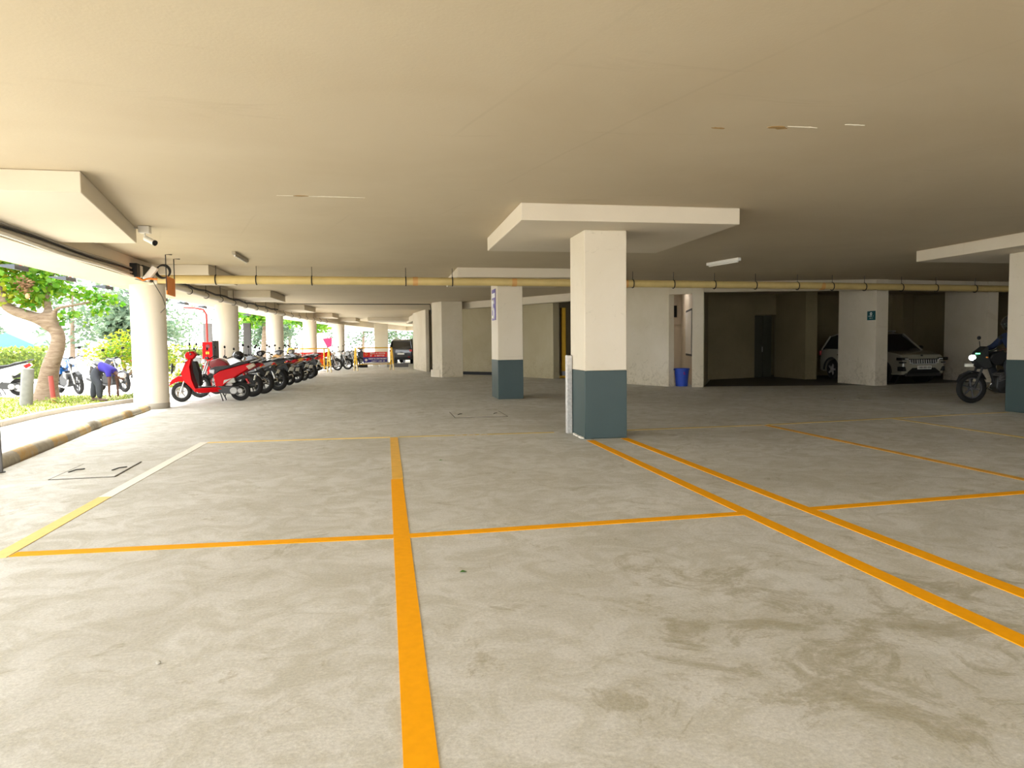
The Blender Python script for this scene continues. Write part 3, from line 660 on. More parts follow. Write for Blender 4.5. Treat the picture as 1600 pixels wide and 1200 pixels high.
# ------------------------------------------------------------------ two wheelers
def wheel(parent, name, x, r, w, rim=ALU, spokes=5, dark=RUBBER):
    tw = MB().torus((x, 0, r), r-w/2, w/2, 'Y', 30, 10).build(name, dark, parent, ang=60)
    g = MB().torus((x, 0, r), r-w*0.95, w*0.2, 'Y', 30, 8)
    g.tube([(x, -w*0.6, r), (x, w*0.6, r)], 0.035, 12)
    for i in range(spokes):
        a = 2*math.pi*i/spokes + 0.3
        g.tube([(x, 0, r), (x+(r-w)*math.cos(a), 0, r+(r-w)*math.sin(a))], [0.02, 0.013], 6)
    g.build('rim', rim, tw)
    return tw
def mirrors(t, x, z, m=BLACK, h=0.22, span=0.28):
    for s in (-1, 1):
        k_ = MB().tube([(x, s*span*0.8, z), (x-0.02, s*span, z+h*0.7)], 0.007, 6)
        k_.ball((x-0.02, s*span*1.05, z+h), (0.018, 0.055, 0.04), 10, 6)
        k_.build('mirror', m, t)
def scooter(loc, rz, paint, label, sc=1.1, group=None, seat=SEATM, lean=0.0):
    t = empty('scooter', loc, rz, label, 'scooter', group, sc)
    t.rotation_euler = (lean, 0, rz)
    # x forward; front wheel at +0.66, rear wheel at -0.62
    wheel(t, 'front_wheel', 0.66, 0.225, 0.095); wheel(t, 'rear_wheel', -0.62, 0.225, 0.105)
    MB().slab([(0.93, 0.36, 0.03), (0.86, 0.50, 0.07), (0.70, 0.60, 0.09), (0.52, 0.57, 0.09), (0.44, 0.42, 0.06), (0.56, 0.45, 0.075), (0.70, 0.475, 0.075), (0.84, 0.42, 0.06)]).build('front_fender', paint, t, bev=0.015)
    for s in (-1, 1): MB().tube([(0.52, s*0.065, 0.68), (0.66, s*0.065, 0.225)], 0.016, 8).build('fork', STEEL, t)
    # front apron, outer skin and dark inner shield
    MB().slab([(0.60, 0.50, 0.10), (0.62, 0.66, 0.17), (0.52, 0.92, 0.13), (0.44, 1.00, 0.07), (0.40, 0.98, 0.07), (0.42, 0.80, 0.19), (0.38, 0.52, 0.19), (0.30, 0.26, 0.15), (0.36, 0.25, 0.13), (0.50, 0.40, 0.12)]).build('front_apron', paint, t, bev=0.02)
    MB().slab([(0.39, 0.93, 0.10), (0.36, 0.70, 0.165), (0.26, 0.36, 0.15), (0.22, 0.37, 0.14), (0.24, 0.66, 0.15), (0.31, 0.93, 0.09)]).build('leg_shield', BLACK, t, bev=0.015)
    MB().slab([(0.36, 0.24, 0.14), (0.33, 0.31, 0.16), (-0.18, 0.33, 0.16), (-0.26, 0.28, 0.14), (-0.20, 0.22, 0.12), (0.26, 0.20, 0.12)]).build('footboard', paint, t, bev=0.012)
    MB().bx(-0.15, 0.28, -0.13, 0.13, 0.325, 0.345).build('floor_mat', BLACK, t, bev=0.006)
    # head, handlebar
    MB().slab([(0.58, 1.03, 0.05), (0.50, 1.14, 0.12), (0.36, 1.16, 0.13), (0.30, 1.07, 0.09), (0.38, 0.97, 0.06), (0.47, 0.95, 0.05)]).build('head_cowl', paint, t, bev=0.02)
    MB().ball((0.545, 0, 1.045), (0.03, 0.07, 0.045), 12, 8).build('headlamp', LENS, t)
    MB().tube([(0.34, -0.36, 1.08), (0.40, -0.18, 1.10), (0.42, 0, 1.10), (0.40, 0.18, 1.10), (0.34, 0.36, 1.08)], 0.016, 8).build('handlebar', BLACK, t)
    mirrors(t, 0.40, 1.10)
    # body and tail
    MB().slab([(-0.10, 0.33, 0.10), (-0.06, 0.60, 0.13), (-0.22, 0.70, 0.15), (-0.80, 0.86, 0.12), (-0.94, 0.86, 0.07), (-0.92, 0.78, 0.08), (-0.62, 0.60, 0.15), (-0.38, 0.44, 0.17), (-0.20, 0.30, 0.14)]).build('side_body', paint, t, bev=0.025)
    MB().slab([(0.02, 0.68, 0.08), (0.02, 0.75, 0.10), (-0.10, 0.80, 0.13), (-0.45, 0.83, 0.14), (-0.62, 0.90, 0.12), (-0.86, 0.92, 0.09), (-0.84, 0.865, 0.10), (-0.5, 0.78, 0.14), (-0.2, 0.69, 0.13), (-0.08, 0.60, 0.10)]).build('seat', seat, t, bev=0.025, seg=3)
    MB().slab([(0.035, 0.66, 0.07), (0.04, 0.73, 0.09), (-0.10, 0.735, 0.138), (-0.08, 0.62, 0.11)]).build('seat_front', mat('pale_grey_vinyl', (0.42, 0.42, 0.45), 0.4), t, bev=0.02)
    MB().slab([(-0.78, 0.80, 0.125), (-0.92, 0.87, 0.08), (-0.97, 0.80, 0.07), (-0.84, 0.72, 0.10)]).build('tail_lamp', REDLENS if paint is not REDP else mat('amber_cover', (0.45, 0.36, 0.26), 0.3), t, bev=0.008)
    MB().tube([(-0.62, 0.12, 0.86), (-0.95, 0.11, 0.95), (-1.0, 0, 0.96), (-0.95, -0.11, 0.95), (-0.62, -0.12, 0.86)], 0.014, 8).build('grab_rail', DSTEEL, t)
    # power unit
    e_ = MB(); e_.slab([(-0.12, 0.30, 0.07), (-0.18, 0.36, 0.08), (-0.62, 0.34, 0.08), (-0.70, 0.22, 0.07), (-0.60, 0.15, 0.06), (-0.22, 0.19, 0.07)], 0.07)
    e_.build('engine_case', DSTEEL, t, bev=0.012)
    MB().lathe([(0, 0.15), (0.07, 0.155), (0.085, 0.14), (0.085, 0.10)], (-0.50, 0, 0.245), 'Y', 18).build('fan_cover', ALU, t)
    MB().lathe([(0, 0.15), (0.05, 0.152), (0.06, 0.14), (0.06, 0.10)], (-0.64, 0, 0.24), 'Y', 18).build('hub_cover', ALU, t)
    MB().slab([(-0.28, 0.40, 0.05), (-0.30, 0.49, 0.05), (-0.52, 0.54, 0.05), (-0.55, 0.43, 0.05)], 0.12).build('air_box', mat('pale_grey_plastic', (0.38, 0.38, 0.34), 0.5), t, bev=0.012)
    MB().tube([(-0.30, -0.16, 0.24), (-0.45, -0.17, 0.24), (-0.92, -0.17, 0.36)], [0.03, 0.055, 0.06], 12).build('muffler', DSTEEL, t)
    MB().slab([(-0.46, 0.50, 0.07), (-0.80, 0.62, 0.07), (-0.97, 0.42, 0.06), (-0.93, 0.36, 0.05), (-0.80, 0.52, 0.06), (-0.5, 0.46, 0.06)]).build('rear_fender', BLACK, t, bev=0.01)
    MB().box((-0.95, 0, 0.53), (0.01, 0.2, 0.12), ry=-0.25).build('number_plate', PLATE, t)
    for s in (-1, 1): MB().tube([(-0.19, s*0.08, 0.22), (-0.24, s*0.15, 0.10), (-0.27, s*0.17, 0.012)], 0.013, 8).build('stand_leg', BLACK, t)
    MB().tube([(0.08, 0.10, 0.22), (0.0, 0.20, 0.12)], 0.010, 6).build('side_stand', DSTEEL, t)
    return t
def motorcycle(loc, rz, paint, label, sc=1.08, group=None, faired=False, rim=DSTEEL, lean=0.10, headlamp=LENS):
    t = empty('motorcycle', loc, rz, label, 'motorcycle', group, sc)
    t.rotation_euler = (lean, 0, rz)
    wheel(t, 'front_wheel', 0.68, 0.30, 0.10, rim, 6); wheel(t, 'rear_wheel', -0.64, 0.30, 0.125, rim, 6)
    for s in (-1, 1): MB().tube([(0.68, s*0.085, 0.30), (0.54, s*0.085, 0.66), (0.43, s*0.085, 0.95)], [0.026, 0.022, 0.02], 8).build('fork', DSTEEL if faired else STEEL, t)
    MB().slab([(0.98, 0.42, 0.03), (0.90, 0.56, 0.055), (0.70, 0.645, 0.06), (0.50, 0.60, 0.06), (0.40, 0.46, 0.05), (0.52, 0.575, 0.05), (0.70, 0.615, 0.055), (0.88, 0.53, 0.05)]).build('front_fender', BLACK if not faired else paint, t, bev=0.008)
    f_ = MB()
    f_.tube([(0.42, 0, 0.88), (0.30, 0, 0.58), (0.18, 0, 0.26), (-0.25, 0, 0.26), (-0.30, 0, 0.52)], 0.022, 8)
    f_.tube([(0.42, 0, 0.84), (-0.1, 0, 0.70), (-0.75, 0, 0.80)], 0.024, 8)
    f_.build('frame', DSTEEL, t)
    for s in (-1, 1): MB().tube([(-0.28, s*0.10, 0.34), (-0.64, s*0.11, 0.30)], [0.026, 0.02], 8).build('swingarm', DSTEEL, t)
    for s in (-1, 1):
        k_ = MB().tube([(-0.62, s*0.125, 0.34), (-0.44, s*0.125, 0.72)], 0.028, 10); k_.build('shock_absorber', REDLENS if paint is DREDP else STEEL, t)
    e_ = MB(); e_.slab([(0.24, 0.30, 0.10), (0.22, 0.50, 0.09), (0.06, 0.66, 0.08), (-0.06, 0.62, 0.08), (-0.24, 0.46, 0.13), (-0.26, 0.28, 0.13), (-0.12, 0.19, 0.11), (0.16, 0.20, 0.10)])
    e_.build('engine', DSTEEL, t, bev=0.02)
    g = MB()
    for i in range(6): g.box((0.10, 0, 0.46+i*0.028), (0.20, 0.22, 0.009), ry=0.35)
    g.build('cooling_fins', ALU, t)
    MB().lathe([(0, 0.17), (0.08, 0.172), (0.095, 0.15), (0.095, 0.10)], (-0.12, 0, 0.34), 'Y', 18).build('clutch_cover', ALU, t)
    MB().tube([(0.20, -0.06, 0.42), (0.28, -0.12, 0.28), (0.10, -0.14, 0.19), (-0.3, -0.16, 0.24), (-0.45, -0.17, 0.28), (-0.95, -0.18, 0.40)], [0.02, 0.022, 0.022, 0.03, 0.05, 0.055], 12).build('exhaust', CHROME if paint is not BLKP else DSTEEL, t)
    MB().slab([(0.40, 0.86, 0.07), (0.34, 0.97, 0.12), (0.16, 1.02, 0.14), (-0.02, 0.94, 0.12), (-0.10, 0.84, 0.08), (0.04, 0.76, 0.12), (0.30, 0.74, 0.13)]).build('fuel_tank', paint, t, bev=0.03, seg=3)
    MB().slab([(-0.02, 0.84, 0.08), (-0.12, 0.83, 0.12), (-0.45, 0.85, 0.13), (-0.58, 0.90, 0.12), (-0.84, 0.93, 0.08), (-0.82, 0.875, 0.09), (-0.5, 0.80, 0.12), (-0.1, 0.77, 0.11)]).build('seat', SEATM, t, bev=0.02, seg=3)
    MB().slab([(-0.16, 0.76, 0.12), (-0.50, 0.80, 0.13), (-0.88, 0.90, 0.08), (-0.96, 0.87, 0.06), (-0.84, 0.78, 0.09), (-0.42, 0.60, 0.13), (-0.18, 0.56, 0.12)]).build('side_panel', paint, t, bev=0.02)
    MB().slab([(-0.88, 0.865, 0.075), (-0.965, 0.86, 0.06), (-0.95, 0.80, 0.06), (-0.86, 0.80, 0.07)]).build('tail_lamp', REDLENS, t, bev=0.006)
    MB().slab([(-0.50, 0.62, 0.07), (-0.72, 0.66, 0.08), (-0.92, 0.76, 0.08), (-1.06, 0.50, 0.07), (-1.03, 0.48, 0.06), (-0.86, 0.64, 0.07)]).build('rear_fender', BLACK, t, bev=0.008)
    MB().tube([(-0.52, 0.14, 0.86), (-0.90, 0.12, 0.99), (-0.98, 0, 1.0), (-0.90, -0.12, 0.99), (-0.52, -0.14, 0.86)], 0.014, 8).build('grab_rail', STEEL, t)
    MB().box((-1.035, 0, 0.60), (0.008, 0.2, 0.13), ry=-0.45).build('number_plate', PLATE, t)
    MB().tube([(0.32, -0.36, 1.02), (0.36, -0.24, 1.06), (0.42, -0.08, 1.0), (0.42, 0.08, 1.0), (0.36, 0.24, 1.06), (0.32, 0.36, 1.02)], 0.014, 8).build('handlebar', BLACK, t)
    mirrors(t, 0.36, 1.06)
    if faired:
        MB().slab([(0.70, 0.86, 0.07), (0.60, 1.00, 0.12), (0.46, 1.12, 0.10), (0.42, 1.10, 0.10), (0.44, 0.90, 0.15), (0.36, 0.70, 0.16), (0.50, 0.66, 0.13)]).build('fairing', paint, t, bev=0.02)
        MB().ball((0.67, 0, 0.89), (0.045, 0.085, 0.055), 14, 8).build('headlamp', headlamp, t)
    else:
        MB().ball((0.53, 0, 0.92), (0.07, 0.085, 0.085), 14, 8).build('headlamp', headlamp, t)
        MB().lathe([(0.0, 0.005), (0.05, 0.0), (0.05, -0.04)], (0.46, 0, 1.05), 'Z', 14).build('instrument', BLACK, t)
    for s in (-1, 1):
        MB().ball((0.50, s*0.17, 0.90), (0.025, 0.02, 0.018), 8, 5).build('indicator', ORLENS, t)
        MB().ball((-0.93, s*0.15, 0.80), (0.025, 0.02, 0.018), 8, 5).build('indicator', ORLENS, t)
    MB().tube([(-0.06, 0.12, 0.24), (-0.02, 0.24, 0.03)], 0.012, 8).build('side_stand', DSTEEL, t)
    return t
def by_rear(fn, rx, ry, ang, paint, label, **k):
    h = 0.63*k.get('sc', 1.08)
    return fn((rx+h*math.cos(ang), ry+h*math.sin(ang), 0), ang, paint, label, **k)
G1 = 'two-wheelers parked in a row by the open side'
scooter((-4.46, 19.38, 0), math.pi, REDP, 'bright red scooter with black seat on its stand, nearest of the parked row', sc=1.13, group=G1)
by_rear(motorcycle, -3.72, 20.75, R(174), DREDP, 'dark red motorcycle right behind the bright red scooter', group=G1, lean=-0.06)
by_rear(motorcycle, -3.62, 22.0, R(168), SILVP, 'silver-grey motorcycle carrying a black helmet, third in the parked row', group=G1, lean=0.1)
by_rear(motorcycle, -3.40, 23.35, R(156), BLKP, 'black motorcycle with raised grab rail and fat rear tyre, fourth in the parked row', group=G1, sc=1.12)
by_rear(motorcycle, -3.55, 24.9, R(156), BLUEP, 'blue-tanked motorcycle behind the black fat-tyred one', group=G1)
by_rear(scooter, -3.45, 26.5, R(154), BLKP, 'black scooter with a yellow machine behind it, middle of the parked row', group=G1, sc=1.1)
by_rear(motorcycle, -3.40, 28.1, R(152), YELP, 'golden yellow motorcycle in the parked row', group=G1)
by_rear(scooter, -3.30, 29.8, R(152), GREP, 'dark grey scooter just beyond the golden yellow motorcycle', group=G1, sc=1.1)
by_rear(motorcycle, -3.25, 31.5, R(150), BLKP, 'black motorcycle with chrome parts near the far end of the parked row', group=G1)
by_rear(scooter, -3.25, 33.2, R(150), SILVP, 'silver scooter at the far end of the row in front of the red barrier', group=G1, sc=1.1)
by_rear(motorcycle, -3.6, 35.2, R(150), DREDP, 'dark red motorcycle last in the row, beside the red barrier', group=G1)
hm = empty('helmet', (-4.35, 22.3, 1.10), R(200), 'black helmet resting on the silver-grey motorcycle', 'helmet')
MB().ball((0, 0, 0.05), (0.16, 0.135, 0.14), 18, 10).build('shell', BLKP, hm)
MB().ball((0.03, 0, 0.05), (0.142, 0.128, 0.07), 18, 8).build('visor', GLASS, hm)
G2 = 'two-wheelers parked beyond the barriers'
for i, (x, y, p_, fn, lab) in enumerate(((-3.4, 41.8, REDP, motorcycle, 'red motorcycle behind the red and orange barrier'), (-2.9, 43.3, WHIP, motorcycle, 'white motorcycle with pale wheel rim, just right of the red and orange barrier'),
        (-2.5, 45.2, SILVP, motorcycle, 'silver motorcycle in the far row, left of the dark ones'), (-2.3, 47.4, BLKP, motorcycle, 'black motorcycle in the far row, before the last scooter'),
        (-2.1, 49.6, GREP, scooter, 'dark scooter at the far end, left of the red and navy barrier'))):
    fn((x, y, 0), R(-22), p_, lab, group=G2, rim=ALU) if fn is motorcycle else fn((x, y, 0), R(-22), p_, lab, group=G2)
G3 = 'two-wheelers parked outside beyond the lawn'
gz = -0.02
motorcycle((-9.95, 24.6, gz), R(-48), BLUEP, 'blue-tanked motorcycle outside, just right of the tree trunk', group=G3, lean=0.1, sc=1.12)
motorcycle((-8.9, 25.2, gz), R(-42), BLKP, 'black motorcycle outside, behind the bending person', group=G3, sc=1.1)
scooter((-11.9, 24.0, gz), R(188), WHIP, 'white scooter outside, left of the tree trunk behind the concrete post', group=G3, sc=1.15)
scooter((-14.0, 24.8, gz), R(200), DREDP, 'dark red and blue scooter outside at the left edge of the photo', group=G3, sc=1.1)
scooter((-8.2, 28.2, gz), R(20), WHIP, 'white scooter outside behind the small bushy tree, near the round column', group=G3, sc=1.15)
motorcycle((-7.2, 28.9, gz), R(-30), SILVP, 'silver motorcycle outside, half hidden by the nearest round column', group=G3, sc=1.1)
# ridden motorcycle at the right
rb = motorcycle((13.42, 13.32, 0), R(172), mat('matte_black_paint', (0.008, 0.008, 0.009), 0.6, var=0.05), 'black motorcycle with a lit headlamp being ridden in at the right', sc=1.12, faired=True, rim=GREP, lean=0.0, headlamp=HEAD)
MB().box((0.66, 0.13, 0.975), (0.03, 0.09, 0.02)).build('position_lamp', GREENL, rb, label='green glowing position lamp')
MB().box((0.74, 0, 0.745), (0.012, 0.24, 0.06)).build('front_plate', PLATE, rb)

# ------------------------------------------------------------------ people
def skinmesh(name, nodes, edges, m, parent=None, sub=2, **k):
    me = bpy.data.meshes.new(name); me.from_pydata([n[0] for n in nodes], edges, []); me.update()
    o = bpy.data.objects.new(name, me); COL.objects.link(o); me.materials.append(m)
    sk = o.modifiers.new('skin', 'SKIN'); sk.use_smooth_shade = True
    if not me.skin_vertices: me.attributes.new  # layer is made with the modifier
    if len(me.skin_vertices) == 0:
        bpy.context.view_layer.objects.active = o
        bpy.ops.mesh.customdata_skin_add()
    for i, n in enumerate(nodes):
        r = n[1]; r = r if isinstance(r, tuple) else (r, r)
        me.skin_vertices[0].data[i].radius = r
        me.skin_vertices[0].data[i].use_root = (i == 0)
    s2 = o.modifiers.new('sub', 'SUBSURF'); s2.levels = sub; s2.render_levels = sub
    if parent: o.parent = parent
    return tag(o, **k)
def chain(*seqs):
    """seqs of lists of (key, pos, radius); shared keys join"""
    nodes = []; idx = {}; ed = []
    for sq in seqs:
        prev = None
        for key, p_, r in sq:
            if key in idx: j = idx[key]
            else: j = len(nodes); idx[key] = j; nodes.append((p_, r))
            if prev is not None: ed.append((prev, j))
            prev = j
    return nodes, ed
def hand(pref, wrist, d, side, curl):
    """five finger chains from the wrist along direction d, side = vector across the palm"""
    W_ = Vector(wrist); d = Vector(d).normalized(); s = Vector(side).normalized(); c = Vector(curl).normalized()
    palm = W_ + d*0.05
    out = [[(pref+'w', tuple(W_), 0.026), (pref+'p', tuple(palm), (0.036, 0.018))]]
    for i, (o_, l) in enumerate(((-0.030, 0.062), (-0.010, 0.072), (0.011, 0.069), (0.030, 0.052))):
        a = palm + d*0.035 + s*o_; b_ = a + d*l*0.5 + c*0.012; e = b_ + d*l*0.35 + c*0.03
        out.append([(pref+'p', None, None), (pref+'f%da' % i, tuple(a), 0.0105), (pref+'f%db' % i, tuple(b_), 0.0095), (pref+'f%dc' % i, tuple(e), 0.008)])
    a = palm - s*0.045 - d*0.01; b_ = a + d*0.035 - s*0.012 + c*0.012
    out.append([(pref+'p', None, None), (pref+'t1', tuple(a), 0.013), (pref+'t2', tuple(b_), 0.010)])
    return out
def person_bending():
    t = empty('person', (-7.42, 19.95, 0.02), R(-8), 'person in violet-blue shirt and dark trousers bending over to work on the lawn', 'person', sc=0.96)
    hipz = 0.88
    P = lambda x, y, z: (x, y, z)
    body = [[('pel', P(0, 0, hipz), 0.10), ('bel', P(0.14, 0, 0.93), 0.10), ('che', P(0.33, 0, 0.88), 0.115), ('nb', P(0.46, 0, 0.80), 0.08), ('nk', P(0.53, 0, 0.74), 0.052), ('hd', P(0.60, 0, 0.70), 0.085), ('hd2', P(0.68, 0, 0.665), 0.088), ('crown', P(0.74, 0, 0.63), 0.06)]]
    for s, a in ((1, 'L'), (-1, 'R')):
        fx = -0.22 if s > 0 else 0.30
        body.append([('pel', None, None), (a+'th', P(-0.02, s*0.10, hipz-0.14), 0.07), (a+'kn', P(-0.02+fx*0.5, s*0.12, 0.46), 0.05), (a+'sh', P(fx*0.55-0.04, s*0.12, 0.28), 0.052), (a+'an', P(fx*0.6-0.05, s*0.12, 0.08), 0.038), (a+'to', P(fx*0.6+0.11, s*0.13, 0.03), 0.034)])
        wx = 0.47 if s > 0 else 0.40
        body.append([('che', None, None), (a+'so', P(0.42, s*0.17, 0.80), 0.062), (a+'el', P(0.44, s*0.20, 0.53), 0.042), (a+'w', P(wx, s*0.16, 0.27), 0.027)])
        hs = hand(a, (wx, s*0.16, 0.27), (0.05, 0, -1), (0.2, s, 0), (0.2, -s*0.8, 0))
        body += hs
    fix = []
    pos = {}
    for sq in body:
        for kk, p_, r in sq:
            if p_ is not None and kk not in pos: pos[kk] = (p_, r)
    body = [[(kk, *pos[kk]) for kk, p_, r in sq] for sq in body]
    n, e = chain(*body)
    skinmesh('body', n, e, SKIN, t)
    sh_ = [[('a', P(0.08, 0, 0.945), 0.15), ('b', P(0.16, 0, 0.955), 0.15), ('c', P(0.33, 0, 0.90), 0.158), ('d', P(0.45, 0, 0.81), 0.10), ('e', P(0.50, 0, 0.765), 0.066)]]
    for s, a in ((1, 'L'), (-1, 'R')): sh_.append([('c', *sh_[0][2][1:]), (a+'1', P(0.41, s*0.175, 0.81), 0.085), (a+'2', P(0.435, s*0.195, 0.66), 0.066)])
    n, e = chain(*sh_); skinmesh('shirt', n, e, SHIRT, t)
    tr = [[('p', P(0.12, 0, 0.935), 0.155), ('p2', P(-0.03, 0, hipz-0.02), 0.175)]]
    for s, a in ((1, 'L'), (-1, 'R')):
        fx = -0.22 if s > 0 else 0.30
        tr.append([('p2', P(-0.03, 0, hipz-0.02), 0.175), (a+'1', P(-0.03, s*0.10, hipz-0.18), 0.125), (a+'2', P(-0.02+fx*0.5, s*0.12, 0.46), 0.10), (a+'3', P(fx*0.55-0.04, s*0.12, 0.26), 0.09), (a+'4', P(fx*0.6-0.05, s*0.12, 0.10), 0.066)])
    n, e = chain(*tr); skinmesh('trousers', n, e, TROUS, t)
    for s in (1, -1):
        fx = -0.22 if s > 0 else 0.30
        MB().ball((fx*0.6+0.03, s*0.125, 0.045), (0.14, 0.05, 0.045), 14, 8).build('shoe', SHOE, t)
    # face, ear and hair
    MB().ball((0.675, 0, 0.70), (0.115, 0.098, 0.085), 16, 10).build('hair', HAIR, t)
    f_ = MB(); f_.ball((0.70, 0, 0.585), (0.018, 0.014, 0.022), 8, 6)
    f_.build('nose', SKIN, t)
    for s in (-1, 1): MB().ball((0.635, s*0.095, 0.665), (0.03, 0.012, 0.02), 8, 6).build('ear', SKIN, t)
    for s in (-1, 1): MB().ball((0.735, s*0.035, 0.600), (0.010, 0.010, 0.008), 8, 6).build('eye', BLACK, t)
    MB().box((0.655, 0, 0.575), (0.012, 0.045, 0.006)).build('mouth', REDLENS, t)
    return t
person_bending()
def rider():
    t = empty('person', (13.62, 13.29, 0), R(172), 'rider in dark clothes and dark helmet sitting on the motorcycle at the right', 'person', sc=1.08)
    P = lambda x, y, z: (x, y, z)
    body = [[('pel', P(-0.05, 0, 0.95), 0.12), ('bel', P(0.00, 0, 1.10), 0.115), ('che', P(0.07, 0, 1.30), 0.135), ('nb', P(0.10, 0, 1.42), 0.07), ('nk', P(0.12, 0, 1.47), 0.055), ('hd', P(0.14, 0, 1.56), 0.09), ('hd2', P(0.14, 0, 1.64), 0.08)]]
    for s, a in ((1, 'L'), (-1, 'R')):
        body.append([('pel', None, None), (a+'th', P(0.02, s*0.12, 0.92), 0.095), (a+'kn', P(0.34, s*0.22, 0.80), 0.065), (a+'sh', P(0.24, s*0.21, 0.52), 0.052), (a+'an', P(0.12, s*0.20, 0.34), 0.04), (a+'to', P(0.26, s*0.21, 0.30), 0.035)])
        body.append([('che', None, None), (a+'so', P(0.10, s*0.18, 1.34), 0.065), (a+'el', P(0.24, s*0.30, 1.14), 0.047), (a+'w', P(0.42, s*0.31, 1.09), 0.03)])
        body += hand(a, (0.42, s*0.31, 1.09), (1, 0, 0.05), (0, s, 0), (0, 0, -1))
    pos = {}
    for sq in body:
        for kk, p_, r in sq:
            if p_ is not None and kk not in pos: pos[kk] = (p_, r)
    n, e = chain(*[[(kk, *pos[kk]) for kk, p_, r in sq] for sq in body])
    skinmesh('body', n, e, SKIN, t)
    jk = [[('a', P(-0.05, 0, 0.98), 0.14), ('b', P(0.00, 0, 1.12), 0.14), ('c', P(0.07, 0, 1.30), 0.155), ('d', P(0.11, 0, 1.43), 0.08)]]
    for s, a in ((1, 'L'), (-1, 'R')): jk.append([('c', *jk[0][2][1:]), (a+'1', P(0.10, s*0.185, 1.34), 0.085), (a+'2', P(0.24, s*0.305, 1.14), 0.065), (a+'3', P(0.40, s*0.315, 1.09), 0.045)])
    n, e = chain(*jk); skinmesh('jacket', n, e, NAVY, t)
    tr = [[('p', P(-0.05, 0, 0.95), 0.14)]]
    for s, a in ((1, 'L'), (-1, 'R')): tr.append([('p', P(-0.05, 0, 0.95), 0.14), (a+'1', P(0.03, s*0.12, 0.92), 0.11), (a+'2', P(0.34, s*0.22, 0.80), 0.082), (a+'3', P(0.24, s*0.21, 0.52), 0.068), (a+'4', P(0.13, s*0.20, 0.37), 0.055)])
    n, e = chain(*tr); skinmesh('trousers', n, e, TROUS, t)
    for s in (1, -1): MB().ball((0.22, s*0.205, 0.30), (0.14, 0.05, 0.05), 12, 8).build('shoe', BLACK, t)
    MB().ball((0.13, 0, 1.62), (0.155, 0.135, 0.155), 20, 12).build('helmet', BLKP, t)
    MB().ball((0.165, 0, 1.61), (0.13, 0.122, 0.065), 18, 8).build('visor', GLASS, t)
    return t
rider()

